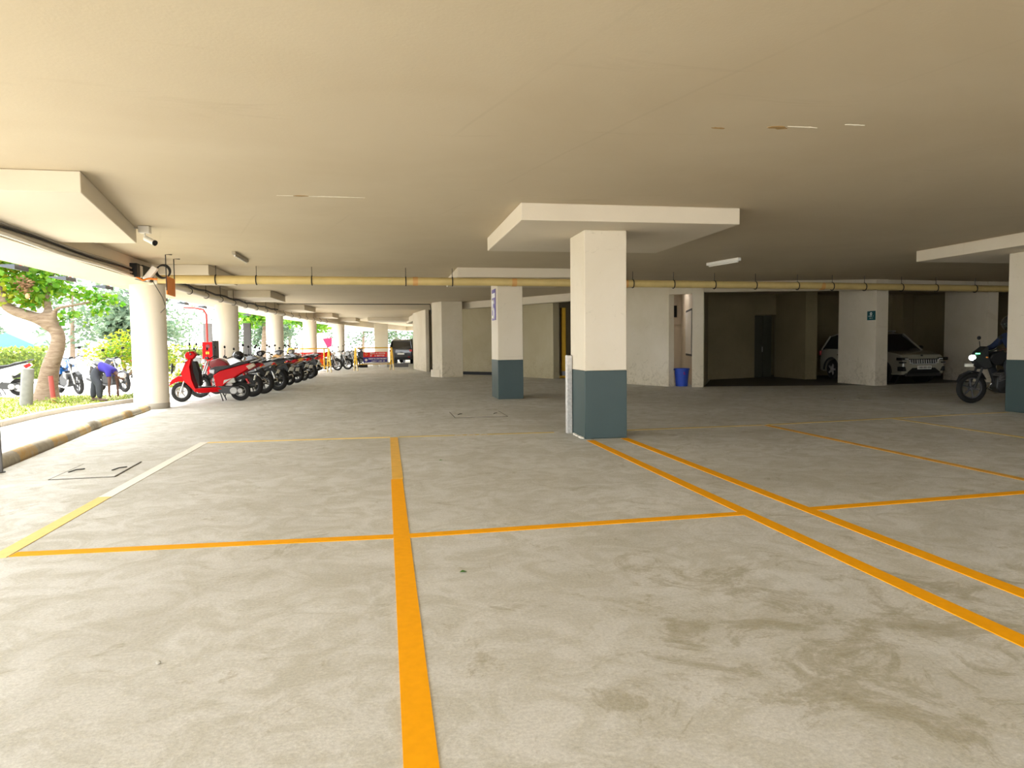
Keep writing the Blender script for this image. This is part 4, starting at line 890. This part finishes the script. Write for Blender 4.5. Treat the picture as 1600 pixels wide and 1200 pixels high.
# ------------------------------------------------------------------ cars
def arch(cx, r, n=10): return [(cx + r*math.cos(math.pi*i/n), 0.0 + r*math.sin(math.pi*i/n)) for i in range(n+1)]
def suv(loc, rz, paint, label, L_=4.3, Wd=1.8, H=1.64, boxy=False, sc=1.0):
    """x forward, origin on the ground under the middle"""
    t = empty('car', loc, rz, label, 'car', sc=sc)
    hx = L_/2; wf, wr = hx-0.82, -hx+0.82; wr_ = 0.36
    low = 0.27
    fa = [(x, 0.34+z) for x, z in arch(wf, 0.42)]; ra = [(x, 0.34+z) for x, z in arch(wr, 0.42)]
    fa = [p for p in fa if p[1] > low]; ra = [p for p in ra if p[1] > low]
    hood = 1.02 if not boxy else 1.08
    out = [(hx-0.04, low+0.02), (hx, 0.55), (hx-0.03, 0.80), (hx-0.13, 0.93), (hx-0.55, hood-0.01), (hx-1.18, hood+0.05), (-hx+0.35, hood+0.10), (-hx+0.05, hood+0.04), (-hx, 0.7), (-hx+0.06, low+0.03)]
    out += [(wr-0.42, low)] + ra[::-1] + [(wr+0.42, low), (wf-0.42, low)] + fa[::-1] + [(wf+0.42, low)]
    g = MB(); k = []
    for x, z in out:
        w = Wd/2
        if x > hx-0.6: w -= 0.16*((x-(hx-0.6))/0.6)**2
        if x < -hx+0.4: w -= 0.08*((-hx+0.4-x)/0.4)**2
        if z > 0.9: w -= 0.06
        k.append((x, z, w))
    g.slab(k); g.build('body', paint, t, bev=0.045, seg=3)
    # cabin
    if boxy: cab = [(hx-1.22, hood+0.02), (hx-1.65, H-0.08), (hx-1.85, H-0.01), (-hx+0.45, H), (-hx+0.18, H-0.10), (-hx+0.06, hood+0.02)]
    else: cab = [(hx-1.05, hood+0.03), (hx-1.78, H-0.07), (hx-2.1, H-0.01), (-hx+0.85, H-0.02), (-hx+0.48, H-0.10), (-hx+0.14, hood+0.05)]
    g = MB(); g.slab([(x, z, (Wd/2-0.08) if z < hood+0.1 else Wd/2-0.22) for x, z in cab]); g.build('windows', GLASS, t, bev=0.03)
    g = MB()
    rf = [(x, z+0.012) for x, z in cab[1:-1]]
    g.slab([(x, z, Wd/2-0.215) for x, z in rf] + [(x, z-0.06, Wd/2-0.2) for x, z in rf[::-1]])
    g.build('roof', paint, t, bev=0.02)
    for s in (-1, 1):
        g = MB(); xs = [cab[1], cab[0]]
        for a, b in ((cab[0], cab[1]), (cab[-1], cab[-2])):
            g.tube([(a[0], s*(Wd/2-0.09), a[1]), (b[0], s*(Wd/2-0.21), b[1])], 0.038, 8)
        mid = (cab[1][0]+cab[-2][0])/2-0.05
        g.tube([(mid, s*(Wd/2-0.085), hood+0.05), (mid, s*(Wd/2-0.215), H-0.06)], 0.035, 8)
        g.build('pillar', paint if not boxy else BLKP, t)
        MB().tube([(cab[2][0], s*(Wd/2-0.27), H+0.04), (cab[3][0]+0.1, s*(Wd/2-0.27), H+0.045)], 0.02, 8).build('roof_rail', STEEL, t)
        mr = MB(); mr.ball((hx-1.35, s*(Wd/2+0.10), hood+0.13), (0.07, 0.11, 0.075), 12, 8); mr.box((hx-1.35, s*(Wd/2), hood+0.08), (0.05, 0.16, 0.04)); mr.build('mirror', BLKP, t)
        MB().box((wf-1.35, s*(Wd/2+0.002), 0.88), (0.2, 0.02, 0.03)).build('door_handle', CHROME, t)
        MB().box((wf-2.2, s*(Wd/2+0.002), 0.90), (0.2, 0.02, 0.03)).build('door_handle', CHROME, t)
        MB().box(((wf+wr)/2, s*(Wd/2-0.01), 0.33), (wf-wr-0.85, 0.05, 0.14)).build('sill_cladding', BLACK, t, bev=0.01)
        for cx, nm in ((wf, 'front_arch'), (wr, 'rear_arch')):
            MB().torus((cx, s*(Wd/2-0.02), 0.34), 0.445, 0.035, 'Y', 20, 6, (0, math.pi)).build(nm, BLACK, t)
            MB().lathe([(0.0, -0.02), (0.43, -0.02), (0.43, 0.02), (0.0, 0.02)], (cx, s*(Wd/2-0.32), 0.36), 'Y', 24).build('wheel_well', BLACK, t)
            tw = MB().torus((cx, s*(Wd/2-0.12), wr_), wr_-0.10, 0.10, 'Y', 30, 10).build('wheel', RUBBER, t)
            g = MB().torus((cx, s*(Wd/2-0.06), wr_), 0.215, 0.018, 'Y', 26, 6)
            for i in range(5):
                a = 2*math.pi*i/5
                g.tube([(cx, s*(Wd/2-0.05), wr_), (cx+0.21*math.cos(a), s*(Wd/2-0.05), wr_+0.21*math.sin(a))], [0.05, 0.03], 6)
            g.build('alloy_rim', ALU, tw)
    # front
    gx = hx-0.005
    MB().slab([(gx+0.01, 0.62, 0.42), (gx-0.02, 0.80, 0.60), (gx-0.06, 0.80, 0.60), (gx-0.05, 0.62, 0.42)]).build('grille', BLACK, t, bev=0.01)
    if not boxy:
        g = MB()
        for i in range(13):
            y = -0.50+i*0.0833; g.box((gx+0.012, y, 0.715), (0.02, 0.03, 0.12), ry=-0.12)
        g.tube([(gx-0.01, -0.58, 0.80), (gx+0.018, -0.43, 0.635), (gx+0.022, 0.43, 0.635), (gx-0.01, 0.58, 0.80)], 0.012, 6)
        g.build('grille_chrome', mat('bright_chrome', (0.9, 0.9, 0.88), 0.3, 0.6), t)
        MB().slab([(gx-0.02, 0.32, 0.55), (gx+0.012, 0.36, 0.62), (gx+0.012, 0.50, 0.42), (gx-0.02, 0.52, 0.40)]).build('lower_intake', BLACK, t, bev=0.01)
        for s in (-1, 1):
            MB().box((hx-0.10, s*0.70, 0.80), (0.20, 0.36, 0.09), rz=-s*0.35).build('headlight', GLASS, t, bev=0.015)
            MB().box((hx-0.01, s*0.63, 0.80), (0.02, 0.10, 0.03), rz=-s*0.3).build('headlight_lens', LENS, t)
            MB().box((hx-0.08, s*0.68, 0.68), (0.16, 0.24, 0.05), rz=-s*0.35).build('fog_light', BLACK, t, bev=0.01)
            MB().box((hx-0.015, s*0.70, 0.68), (0.02, 0.09, 0.02), rz=-s*0.3).build('lamp_strip', LENS, t)
            MB().box((hx-0.12, s*0.66, 0.48), (0.22, 0.26, 0.15), rz=-s*0.35).build('air_vent', BLACK, t, bev=0.015)
        MB().ball((hx-0.10, 0, 0.90), (0.02, 0.05, 0.03), 12, 6).build('badge', BLACK, t)
    MB().box((gx+0.03, 0, 0.52), (0.012, 0.5, 0.11)).build('front_plate', PLATE, t)
    g = MB(); rr = random.Random(4)
    for i in range(9): g.box((gx+0.038, -0.2+i*0.05, 0.52), (0.004, 0.026 if i % 3 else 0.018, 0.07))
    g.build('plate_characters', BLACK, t)
    MB().box((hx-0.06, 0, 0.29), (0.1, Wd-0.5, 0.10)).build('front_bumper_lip', DSTEEL, t, bev=0.02)
    # rear
    rx_ = -hx
    for s in (-1, 1): MB().box((rx_+0.03, s*(Wd/2-0.16), 0.95), (0.10, 0.2, 0.16), rz=s*0.2).build('tail_light', REDLENS, t, bev=0.015)
    for s in (-1, 1): MB().box((rx_-0.005, s*(Wd/2-0.30), 0.48), (0.03, 0.16, 0.06)).build('rear_reflector', REDLENS, t)
    MB().box((rx_-0.01, 0.0, 0.72), (0.012, 0.5, 0.11)).build('rear_plate', PLATE, t)
    MB().box((rx_+0.02, 0, 0.38), (0.12, Wd-0.2, 0.18)).build('rear_bumper', BLACK, t, bev=0.03)
    MB().tube([(rx_+0.5, 0.1, H), (rx_+0.42, 0.1, H+0.12)], 0.012, 6).build('antenna', BLACK, t)
    return t
suv((17.0, 22.05, 0), R(-90), CARW, 'pale car with many-slatted chrome grille parked in the dark recess', H=1.68)
suv((1.72, 56.2, 0), R(74), BLKP, 'black boxy car seen from behind at the far end of the hall', L_=3.9, H=1.74, boxy=True, sc=1.06)

# ------------------------------------------------------------------ barriers
def barrier(x, y, rz, wd, label, kind_):
    t = empty('road_barrier', (x, y, 0), rz, label, 'barrier')
    h = 1.28; hw = wd/2
    for s in (-1, 1):
        for d in (-1, 1):
            MB().tube([(s*hw, d*0.03, h), (s*hw, d*0.30, 0.02)], 0.042, 10).build('leg', YPOST, t)
            MB().tube([(s*hw, d*0.225, 0.36), (s*hw, d*0.30, 0.02)], 0.046, 10).build('leg_sleeve', mat('pale_leg_band', (0.72, 0.60, 0.36), 0.5), t)
        MB().tube([(s*hw, -0.16, 0.62), (s*hw, 0.16, 0.62)], 0.025, 8).build('cross_brace', YPOST, t)
    MB().tube([(-hw, 0, h), (hw, 0, h)], 0.032, 10).build('top_rail', YPOST, t)
    MB().tube([(-hw, 0, 0.36), (hw, 0, 0.36)], 0.025, 10).build('bottom_rail', YPOST, t)
    if kind_ == 'navy':
        a, b = -hw*0.58, hw*0.74
        MB().bx(a, b, -0.04, -0.02, 0.76, 1.05).build('red_panel', SIGNRED, t)
        MB().bx(a, b, -0.04, -0.02, 0.46, 0.76).build('navy_panel', SIGNBLUE, t)
        MB().bx(a, b, -0.04, -0.02, 0.36, 0.455).build('pale_panel', BEAM, t)
        glyphs(t, TXT, [(0.93, 0.075, 0.28, 0.95), (0.80, 0.08, 0.28, 0.93), (0.63, 0.075, 0.20, 0.97), (0.50, 0.07, 0.32, 0.86)], a, b, -0.041, 21)
        MB().torus((a+0.16, -0.045, 0.92), 0.06, 0.015, 'Y', 14, 6).build('gold_emblem', mat('gold_mark', (0.75, 0.42, 0.12), 0.5), t)
        MB().lathe([(0, -0.05), (0.075, -0.05), (0.075, -0.04)], (a+0.15, 0, 0.60), 'Y', 16).build('white_emblem', TXT, t)
    else:
        a, b = -hw*0.66, hw*0.70
        MB().bx(a-0.08, a-0.03, -0.035, 0.01, 0.2, 1.25).build('side_post', YPOST, t)
        MB().bx(b+0.03, b+0.09, -0.035, 0.01, 0.2, 1.25).build('side_post', YPOST, t)
        MB().bx(a, b, -0.04, -0.02, 0.74, 1.08).build('red_panel', SIGNRED, t)
        MB().bx(a, b, -0.04, -0.02, 0.42, 0.74).build('orange_panel', SIGNOR, t)
        MB().bx(a, b, -0.045, -0.03, 0.53, 0.57).build('red_stripe', SIGNRED, t)
        glyphs(t, TXT, [(0.93, 0.085, 0.27, 0.88), (0.80, 0.07, 0.42, 0.72), (0.62, 0.07, 0.60, 0.85), (0.46, 0.05, 0.15, 0.9)], a, b, -0.041, 9)
        MB().lathe([(0, -0.05), (0.085, -0.05), (0.085, -0.04)], (a+0.25, 0, 0.96), 'Y', 16).build('round_emblem', TXT, t)
        MB().box((a+0.25, -0.055, 0.96), (0.07, 0.01, 0.05)).build('dark_emblem_centre', BLACK, t)
    return t
barrier(-0.65, 40.45, 0.33, 2.1, 'yellow-framed barrier with a red and navy lettered panel, right of the two', 'navy')
barrier(-3.95, 38.2, 0.42, 2.15, 'yellow-framed barrier with a red and orange lettered panel, left of the two', 'orange')
wz = empty('stacked_boards', (-0.1, 46.5, 0), 0, 'low stack of dark and pale boards lying behind the red and navy barrier', 'boards')
for i, (x, w, m_, z) in enumerate(((-1.3, 0.5, BLACK, 0.10), (-0.55, 0.35, LAMPOFF, 0.16), (-0.1, 0.3, FARW, 0.16), (0.4, 0.45, ALU, 0.16), (1.1, 0.9, GREY, 0.12))):
    MB().box((x, 0, z), (w, 0.5, z*2)).build('board', m_, wz, bev=0.01)
MB().bx(0.30, 0.62, 50.6, 51.0, 0, 0.95).build('bollard_box', GREY, label='dark grey upright box between the navy barrier and the black car', cat='box', origin=(0.46, 50.8, 0), bev=0.02)

# ------------------------------------------------------------------ fire point and grey panels by the second round column
fc = empty('fire_hose_cabinet', (-5.75, 24.75, 0), R(-12), 'red fire hose cabinet with open dark door in front of the second round column', 'fire cabinet')
MB().bx(-0.17, 0.17, -0.12, 0.12, 0.62, 1.58).build('cabinet', REDP, fc, bev=0.01)
MB().bx(0.175, 0.20, -0.12, 0.30, 0.55, 1.62).build('open_door', DSTEEL, fc, bev=0.005)
MB().bx(-0.05, 0.06, -0.128, -0.12, 1.18, 1.26).build('label_plate', YPOST, fc)
MB().lathe([(0, -0.13), (0.07, -0.13), (0.07, -0.12)], (0.02, 0, 1.43), 'Y', 16).build('round_mark', DREDP, fc)
MB().bx(-0.05, 0.05, -0.05, 0.05, 0, 0.62).build('pedestal', REDP, fc)
MB().tube([(-0.15, 0.22, 0), (-0.15, 0.22, 2.5), (-0.25, 0.22, 2.66), (-0.55, 0.22, 2.72), (-0.9, 0.22, 2.74)], 0.035, 10).build('riser_pipe', REDPIPE, fc)
for (x, w, lab) in ((-6.28, 0.30, 'leftmost tall dark grey panel behind the fire hose cabinet'), (-5.93, 0.08, 'narrow dark upright slat left of the second round column'), (-5.72, 0.10, 'narrow dark upright slat touching the red riser pipe'), (-4.93, 0.26, 'tall dark grey panel right of the second round column')):
    MB().bx(x-w/2, x+w/2, 26.9, 27.0, 0.0, 2.27).build('grey_panel', GREY, label=lab, cat='panel', group='dark upright panels', origin=(x, 26.95, 0), bev=0.01)
MB().bx(-6.05, -6.0, 26.9, 27.0, 0, 2.27).build('timber_slat', BEAM, label='pale upright slat between the dark grey panels', cat='slat', origin=(-6.02, 26.95, 0))

# ------------------------------------------------------------------ garden
lawn = [(-7.15, 12.0), (-7.12, 14.4), (-7.25, 16.2), (-7.22, 17.5), (-6.75, 19.6), (-6.5, 20.4), (-6.3, 21.8), (-7.2, 22.3), (-9.5, 22.6), (-12.5, 22.0), (-16.0, 21.0), (-16, 12)]
st(MB().prism(lawn, -0.05, 0.03), 'floor_lawn_bed', SOIL)
g = MB()
for a, b in zip(lawn[:7], lawn[1:8]):
    a = Vector(a); b = Vector(b); t_ = (b-a).normalized(); n = Vector((t_.y, -t_.x))*0.14
    g.prism([a, b, b+n, a+n], -0.05, 0.08)
g.build('garden_kerb', KSTONE, label='pale kerb stones edging the lawn beside the driveway', cat='kerb', origin=(-7.2, 17, 0), bev=0.01)
def inpoly(x, y, P_):
    c = False; j = len(P_)-1
    for i in range(len(P_)):
        if (P_[i][1] > y) != (P_[j][1] > y) and x < (P_[j][0]-P_[i][0])*(y-P_[i][1])/(P_[j][1]-P_[i][1])+P_[i][0]: c = not c
        j = i
    return c
rr = random.Random(21); g = MB(); cnt = 0
while cnt < 9000:
    x, y = rr.uniform(-14.5, -6.3), rr.uniform(13, 22.5)
    if not inpoly(x, y, lawn): continue
    cnt += 1; h = rr.uniform(0.03, 0.09); a = rr.uniform(0, 6.28); w = 0.014
    dx, dy = math.cos(a)*w, math.sin(a)*w; lx, ly = rr.uniform(-0.05, 0.05), rr.uniform(-0.05, 0.05)
    g.add([(x-dx, y-dy, 0.02), (x+dx, y+dy, 0.02), (x+lx+dx*0.5, y+ly+dy*0.5, 0.02+h*0.7), (x+lx*1.6, y+ly*1.6, 0.02+h)], [(0, 1, 2, 3)])
g.build('lawn_grass', GRASS, ang=0, label='bright yellow-green grass of the lawn around the tree', cat='grass', kind='stuff')
def leaves(blobs, n, size, seed, round_=True, flat=0.6):
    """n leaves over a list of (x, y, z, rx, ry, rz) ellipsoids"""
    rr = random.Random(seed); g = MB(); wts = [b[3]*b[4]*b[5] for b in blobs]
    for _ in range(n):
        b = rr.choices(blobs, wts)[0]
        d = Vector((rr.gauss(0, 1), rr.gauss(0, 1), rr.gauss(0, 1))).normalized() * rr.random()**0.45
        p = Vector((b[0]+d.x*b[3], b[1]+d.y*b[4], b[2]+d.z*b[5]))
        u = Vector((rr.gauss(0, 1), rr.gauss(0, 1), rr.gauss(0, flat))).normalized()
        w = u.cross(Vector((rr.gauss(0, 1), rr.gauss(0, 1), rr.gauss(0, 1)))).normalized(); q = u.cross(w)
        s_l = size*rr.uniform(0.6, 1.25)
        if round_: g.add([p, p+u*s_l*0.35+w*s_l*0.48+q*0.02, p+u*s_l*0.85+w*s_l*0.30, p+u*s_l*1.1, p+u*s_l*0.85-w*s_l*0.30, p+u*s_l*0.35-w*s_l*0.48+q*0.02], [(0, 1, 2, 3), (0, 3, 4, 5)])
        else: g.add([p, p+u*s_l*0.5+w*s_l*0.22, p+u*s_l, p+u*s_l*0.5-w*s_l*0.22], [(0, 1, 2, 3)])
    return g
# the big bent tree
T = empty('bent_tree', (-8.95, 20.8, 0.03), 0, 'bent tree with forked pale trunk and broad bright green leaves on the lawn', 'tree')
tr = [[('r', (-0.05, 0, -0.35), 0.50), ('r2', (-0.05, 0, 0.0), 0.36), ('a', (-0.02, 0, 0.35), 0.27), ('b', (0.10, 0, 0.95), 0.225), ('c', (0.30, 0, 1.45), 0.195), ('d', (0.33, 0, 1.78), 0.185), ('e', (0.10, 0, 2.08), 0.165), ('f', (-0.35, 0, 2.26), 0.15), ('g', (-0.72, 0.05, 2.38), 0.145), ('h', (-0.93, 0.05, 2.50), 0.135), ('i', (-1.08, 0.1, 2.9), 0.115), ('j', (-1.35, 0.2, 3.6), 0.10), ('k', (-1.6, 0.4, 4.6), 0.07)],
      [('e', None, None), ('l', (0.06, 0.08, 2.55), 0.085), ('m', (0.0, 0.15, 2.9), 0.08), ('n', (0.3, 0.3, 3.9), 0.05)],
      [('e', None, None), ('o', (0.40, -0.2, 2.45), 0.035), ('p', (1.1, -0.1, 2.6), 0.028), ('q', (1.7, -0.1, 2.85), 0.012)]]
pos = {}
for sq in tr:
    for kk, p_, r in sq:
        if p_ is not None and kk not in pos: pos[kk] = (p_, r)
n, e = chain(*[[(kk, *pos[kk]) for kk, p_, r in sq] for sq in tr])
skinmesh('trunk', n, e, BARK, T)
leaves([(-0.15, 0.1, 2.95, 0.62, 0.7, 0.50), (0.35, 0, 3.15, 0.42, 0.6, 0.40), (-0.55, 0.2, 3.25, 0.7, 0.8, 0.55), (0.0, 0.3, 4.0, 1.3, 1.3, 0.6), (-1.5, 0.3, 4.3, 1.2, 1.2, 0.8), (-0.35, -0.1, 2.62, 0.40, 0.4, 0.22)], 2600, 0.155, 31).build('crown', LEAF1, T, ang=0)
leaves([(-0.75, 0.0, 2.85, 0.45, 0.5, 0.35), (-0.3, 0.1, 2.60, 0.35, 0.4, 0.2), (-1.2, 0.3, 3.6, 0.7, 0.8, 0.5)], 650, 0.12, 32).build('sunlit_leaves', LEAF2, T, ang=0)
leaves([(0.85, -0.1, 2.88, 0.55, 0.3, 0.14), (1.35, -0.1, 2.70, 0.50, 0.3, 0.20), (0.75, -0.15, 2.28, 0.38, 0.3, 0.11), (1.35, 0, 2.36, 0.30, 0.2, 0.13), (0.45, 0, 2.12, 0.2, 0.2, 0.08), (1.75, -0.1, 2.62, 0.22, 0.2, 0.2), (1.15, -0.1, 2.06, 0.2, 0.2, 0.08)], 270, 0.125, 33).build('side_branch_leaves', LEAF1, T, ang=0)
leaves([(-0.15, -0.62, 3.02, 0.20, 0.14, 0.24)], 170, 0.12, 34, False).build('dry_leaf_cluster', DRY, T, ang=0, label='clump of brown withered leaves')
MB().ball((-0.09, -0.66, 2.74), (0.055, 0.05, 0.075), 10, 8).build('fruit', mat('tan_fruit_skin', (0.48, 0.28, 0.12), 0.7), T)
# bushy small tree
B = empty('small_tree', (-9.05, 27.1, -0.02), 0, 'small bushy yellow-green tree between the bent tree and the nearest round column', 'tree')
n, e = chain([('a', (0, 0, 0), 0.07), ('b', (-0.08, 0, 0.35), 0.06), ('c', (-0.1, 0, 0.8), 0.05), ('d', (-0.5, 0, 1.4), 0.03)], [('b', (-0.08, 0, 0.35), 0.06), ('e', (0.3, 0, 0.8), 0.035), ('f', (0.8, 0, 1.3), 0.02)])
skinmesh('trunk', n, e, BARK, B)
leaves([(0.0, 0, 1.45, 0.85, 0.8, 0.68), (-0.9, 0, 1.20, 0.75, 0.7, 0.48), (0.95, 0, 1.20, 0.85, 0.7, 0.50), (-0.1, 0, 0.9, 1.1, 0.8, 0.32), (1.5, 0, 1.0, 0.45, 0.5, 0.35)], 2300, 0.135, 41, False).build('crown', LEAF2, B, ang=0)
leaves([(0.0, 0.1, 1.35, 0.8, 0.7, 0.60), (-0.7, 0.1, 1.1, 0.65, 0.6, 0.4), (0.9, 0.1, 1.1, 0.7, 0.6, 0.4)], 1000, 0.13, 42, False).build('inner_leaves', LEAF1, B, ang=0)
# low plants
def plant(x, y, h, r, n, m_, label, seed, sz=0.11):
    t = empty('low_shrub', (x, y, 0.03), 0, label, 'shrub')
    g = MB(); rr = random.Random(seed)
    for i in range(7): g.tube([(0, 0, 0), (rr.uniform(-r, r)*0.7, rr.uniform(-r, r)*0.7, h*rr.uniform(0.6, 0.9))], [0.012, 0.005], 5)
    g.build('stems', BARK, t)
    leaves([(0, 0, h*0.6, r, r, h*0.45)], n, sz, seed, False).build('foliage', m_, t, ang=0)
plant(-9.35, 17.4, 0.62, 0.52, 420, LEAF2, 'low yellow-green shrub left of the grey concrete post', 51)
plant(-7.55, 12.6, 0.42, 0.3, 160, LEAF2, 'small shrub on the lawn edge at the far left of the photo', 52)
plant(-8.0, 19.4, 0.16, 0.45, 240, LEAF4, 'low ground cover between the tree and the bending person', 53, 0.08)
plant(-6.75, 20.7, 0.14, 0.35, 160, LEAF4, 'low cut plants beside the hand of the bending person', 54, 0.08)
plant(-5.85, 21.4, 0.75, 0.25, 160, LEAF2, 'leafy plant just right of the nearest round column, left of the scooter wheel', 55)
bo_ = MB().tube([(-8.68, 19.0, 0.0), (-8.60, 19.0, 0.93)], [0.14, 0.135], 18)
bo_.build('concrete_post', BOLL, label='leaning weathered grey concrete post on the lawn, left of the tree', cat='post', origin=(-8.7, 19.0, 0), bev=0.01)
rp_ = empty('red_post', (-8.32, 19.6, 0), 0, 'red post with worn orange foot in front of the tree trunk', 'post')
MB().tube([(0, 0, 0.18), (-0.04, 0, 0.72)], 0.058, 14).build('upper_tube', mat('faded_red_paint', (0.35, 0.06, 0.05), 0.6), rp_)
MB().tube([(0.02, 0, 0.0), (0, 0, 0.18)], 0.062, 14).build('foot', mat('rusty_orange', (0.5, 0.26, 0.08), 0.8, var=0.2), rp_)
# hedges, white wall, buildings and trees beyond
def hedge(x0, x1, y0, y1, h, n, seed, label):
    t = empty('clipped_hedge', ((x0+x1)/2, (y0+y1)/2, -0.26), 0, label, 'hedge')
    rr = random.Random(seed); g = MB(); W2, D2 = (x1-x0)/2, (y1-y0)/2
    MB().bx(-W2*0.96, W2*0.96, -D2*0.85, D2*0.85, 0, h*0.92).build('core', mat('hedge_inner_twigs', (0.10, 0.14, 0.03), 0.9, var=0.3, scale=9), t)
    for _ in range(n):
        f = rr.random()
        if f < 0.55: p = Vector((rr.uniform(-W2, W2), -D2+rr.uniform(-0.05, 0.1), rr.uniform(0.1, h)))
        elif f < 0.85: p = Vector((rr.uniform(-W2, W2), rr.uniform(-D2, D2), h+rr.uniform(-0.1, 0.08)))
        else: p = Vector((rr.choice((-W2, W2)), rr.uniform(-D2, D2), rr.uniform(0.1, h)))
        u = Vector((rr.gauss(0, 1), rr.gauss(-0.3, 1), rr.gauss(0.4, 1))).normalized(); w = u.cross(Vector((rr.gauss(0, 1), rr.gauss(0, 1), rr.gauss(0, 1)))).normalized()
        g.add([p, p+u*0.09+w*0.05, p+u*0.18, p+u*0.09-w*0.05], [(0, 1, 2, 3)])
    g.build('foliage', LEAF4, t, ang=0)
hedge(-24.5, -18.6, 37.4, 38.6, 1.58, 2400, 61, 'left part of the long clipped hedge beyond the parked bikes outside')
hedge(-18.3, -16.2, 37.2, 38.6, 1.64, 1100, 62, 'right part of the long clipped hedge beside the tree trunk')
MB().bx(-40, -12, 41, 41.2, -0.26, 0.75).build('boundary_wall', FARW, label='low white boundary wall behind the hedge', cat='wall', origin=(-26, 41, -0.26))
bb = empty('white_building', (-38, 72, -0.26), 0, 'overexposed long white building far behind the hedge', 'building')
MB().bx(-20, 8.5, 0, 10, 0, 8).build('walls', FARW, bb)
for i in range(7): MB().bx(-18+i*3.6, -16.4+i*3.6, -0.05, 0.02, 1.2, 2.9).build('window', mat('pale_window_glass', (0.5, 0.56, 0.58), 0.2), bb)
tq = empty('turquoise_shed', (-29, 62, -0.26), 0, 'turquoise sheet-roofed shed in front of the white building', 'shed')
MB().bx(-3.2, 1.9, 0, 3, 0, 1.7).build('walls', FARW, tq)
MB().prism([(-3.4, -0.3), (2.1, -0.3), (2.1, 3.3), (-3.4, 3.3)], 1.7, 1.8).build('roof_edge', TURQ, tq)
MB().slab([(-3.3, 1.75, 1.6), (-0.5, 3.0, 1.6), (2.0, 1.75, 1.6)], 1.5).build('roof', TURQ, tq)
def far_tree(x, y, h, r, seed, label, n=1300, m_=None, lo=0.26):
    t = empty('distant_tree', (x, y, -0.26), 0, label, 'tree', 'trees far beyond the open side')
    MB().tube([(0, 0, 0), (0.1, 0, h*0.35), (0.2, 0.1, h*0.7)], [0.22, 0.16, 0.06], 8).build('trunk', BARK, t)
    rr = random.Random(seed)
    bl = [(rr.uniform(-r, r)*0.65, rr.uniform(-r, r)*0.5, h*rr.uniform(lo, 0.85), r*rr.uniform(0.35, 0.6), r*0.5, r*rr.uniform(0.25, 0.42)) for _ in range(12)]
    leaves(bl, int(n*1.4), 0.45, seed+1, False).build('crown', m_ or LEAF3, t, ang=0)
fts = [(-24, 60, 8.5, 4.0), (-17, 54, 7.0, 3.2), (-36, 70, 7, 3.4), (-22.5, 76, 9, 4.2), (-15.0, 80, 8, 3.9), (-12.4, 96, 8.5, 4.0), (-7.5, 86, 8, 3.0), (-3.0, 98, 8.5, 3.4), (1.2, 87, 8, 2.9), (5.6, 98, 7.5, 3.2), (-14.0, 42.5, 5.0, 1.6), (-9.9, 65, 6.0, 2.2)]
lab = ['pale tree left of the second round column, far away', 'pale tree just right of the nearest round column, far away', 'pale tree behind the turquoise shed at far left', 'pale tree far away behind the grey panels', 'pale tree between the second and third round columns',
       'pale tree between the third and fourth round columns, far away', 'pale tree left of the farthest round column', 'pale tree seen between the farthest round column and the far square column', 'pale tree directly behind the far square column', 'pale tree above the roof of the black car',
       'small pale tree above the bushy small tree', 'pale slender tree behind the third round column']
for i, (x, y, h, r) in enumerate(fts): far_tree(x, y, h, r, 70+i, lab[i])
far_tree(-8.2, 50, 5.6, 2.0, 95, 'bright green tree between the third and fourth round columns', 1100, LEAF1, 0.55)
far_tree(-6.3, 57, 5.8, 2.0, 96, 'bright green tree between the fourth and farthest round columns', 1000, LEAF1, 0.55)
hedge(-16.5, -10.5, 44.5, 46.5, 1.7, 1500, 63, 'pale green hedge seen between the first and second round columns')
# white van-like board and pink flag
MB().bx(-7.6, -5.2, 66, 66.2, -0.26, 2.6).build('white_hoarding', FARW, label='large pale hoarding left of the farthest round column', cat='hoarding', origin=(-6.4, 66, -0.26))
fl_ = empty('pink_flag', (-5.0, 64.5, -0.2), 0, 'bright pink flag on a thin pole left of the farthest round column', 'flag')
MB().tube([(0.35, 0, 0), (0.35, 0, 2.6)], 0.02, 8).build('pole', STEEL, fl_)
MB().add([(-0.45, 0.0, 2.25), (0.35, 0.0, 2.35), (0.30, 0.1, 1.6), (-0.05, 0.05, 1.45), (-0.45, 0.02, 2.25+0.02), (0.35, 0.03, 2.35), (0.30, 0.13, 1.6), (-0.05, 0.08, 1.45)], [(0, 1, 2, 3), (4, 7, 6, 5), (0, 4, 5, 1), (2, 6, 7, 3), (1, 5, 6, 2), (3, 7, 4, 0)]).build('cloth', PINK, fl_)
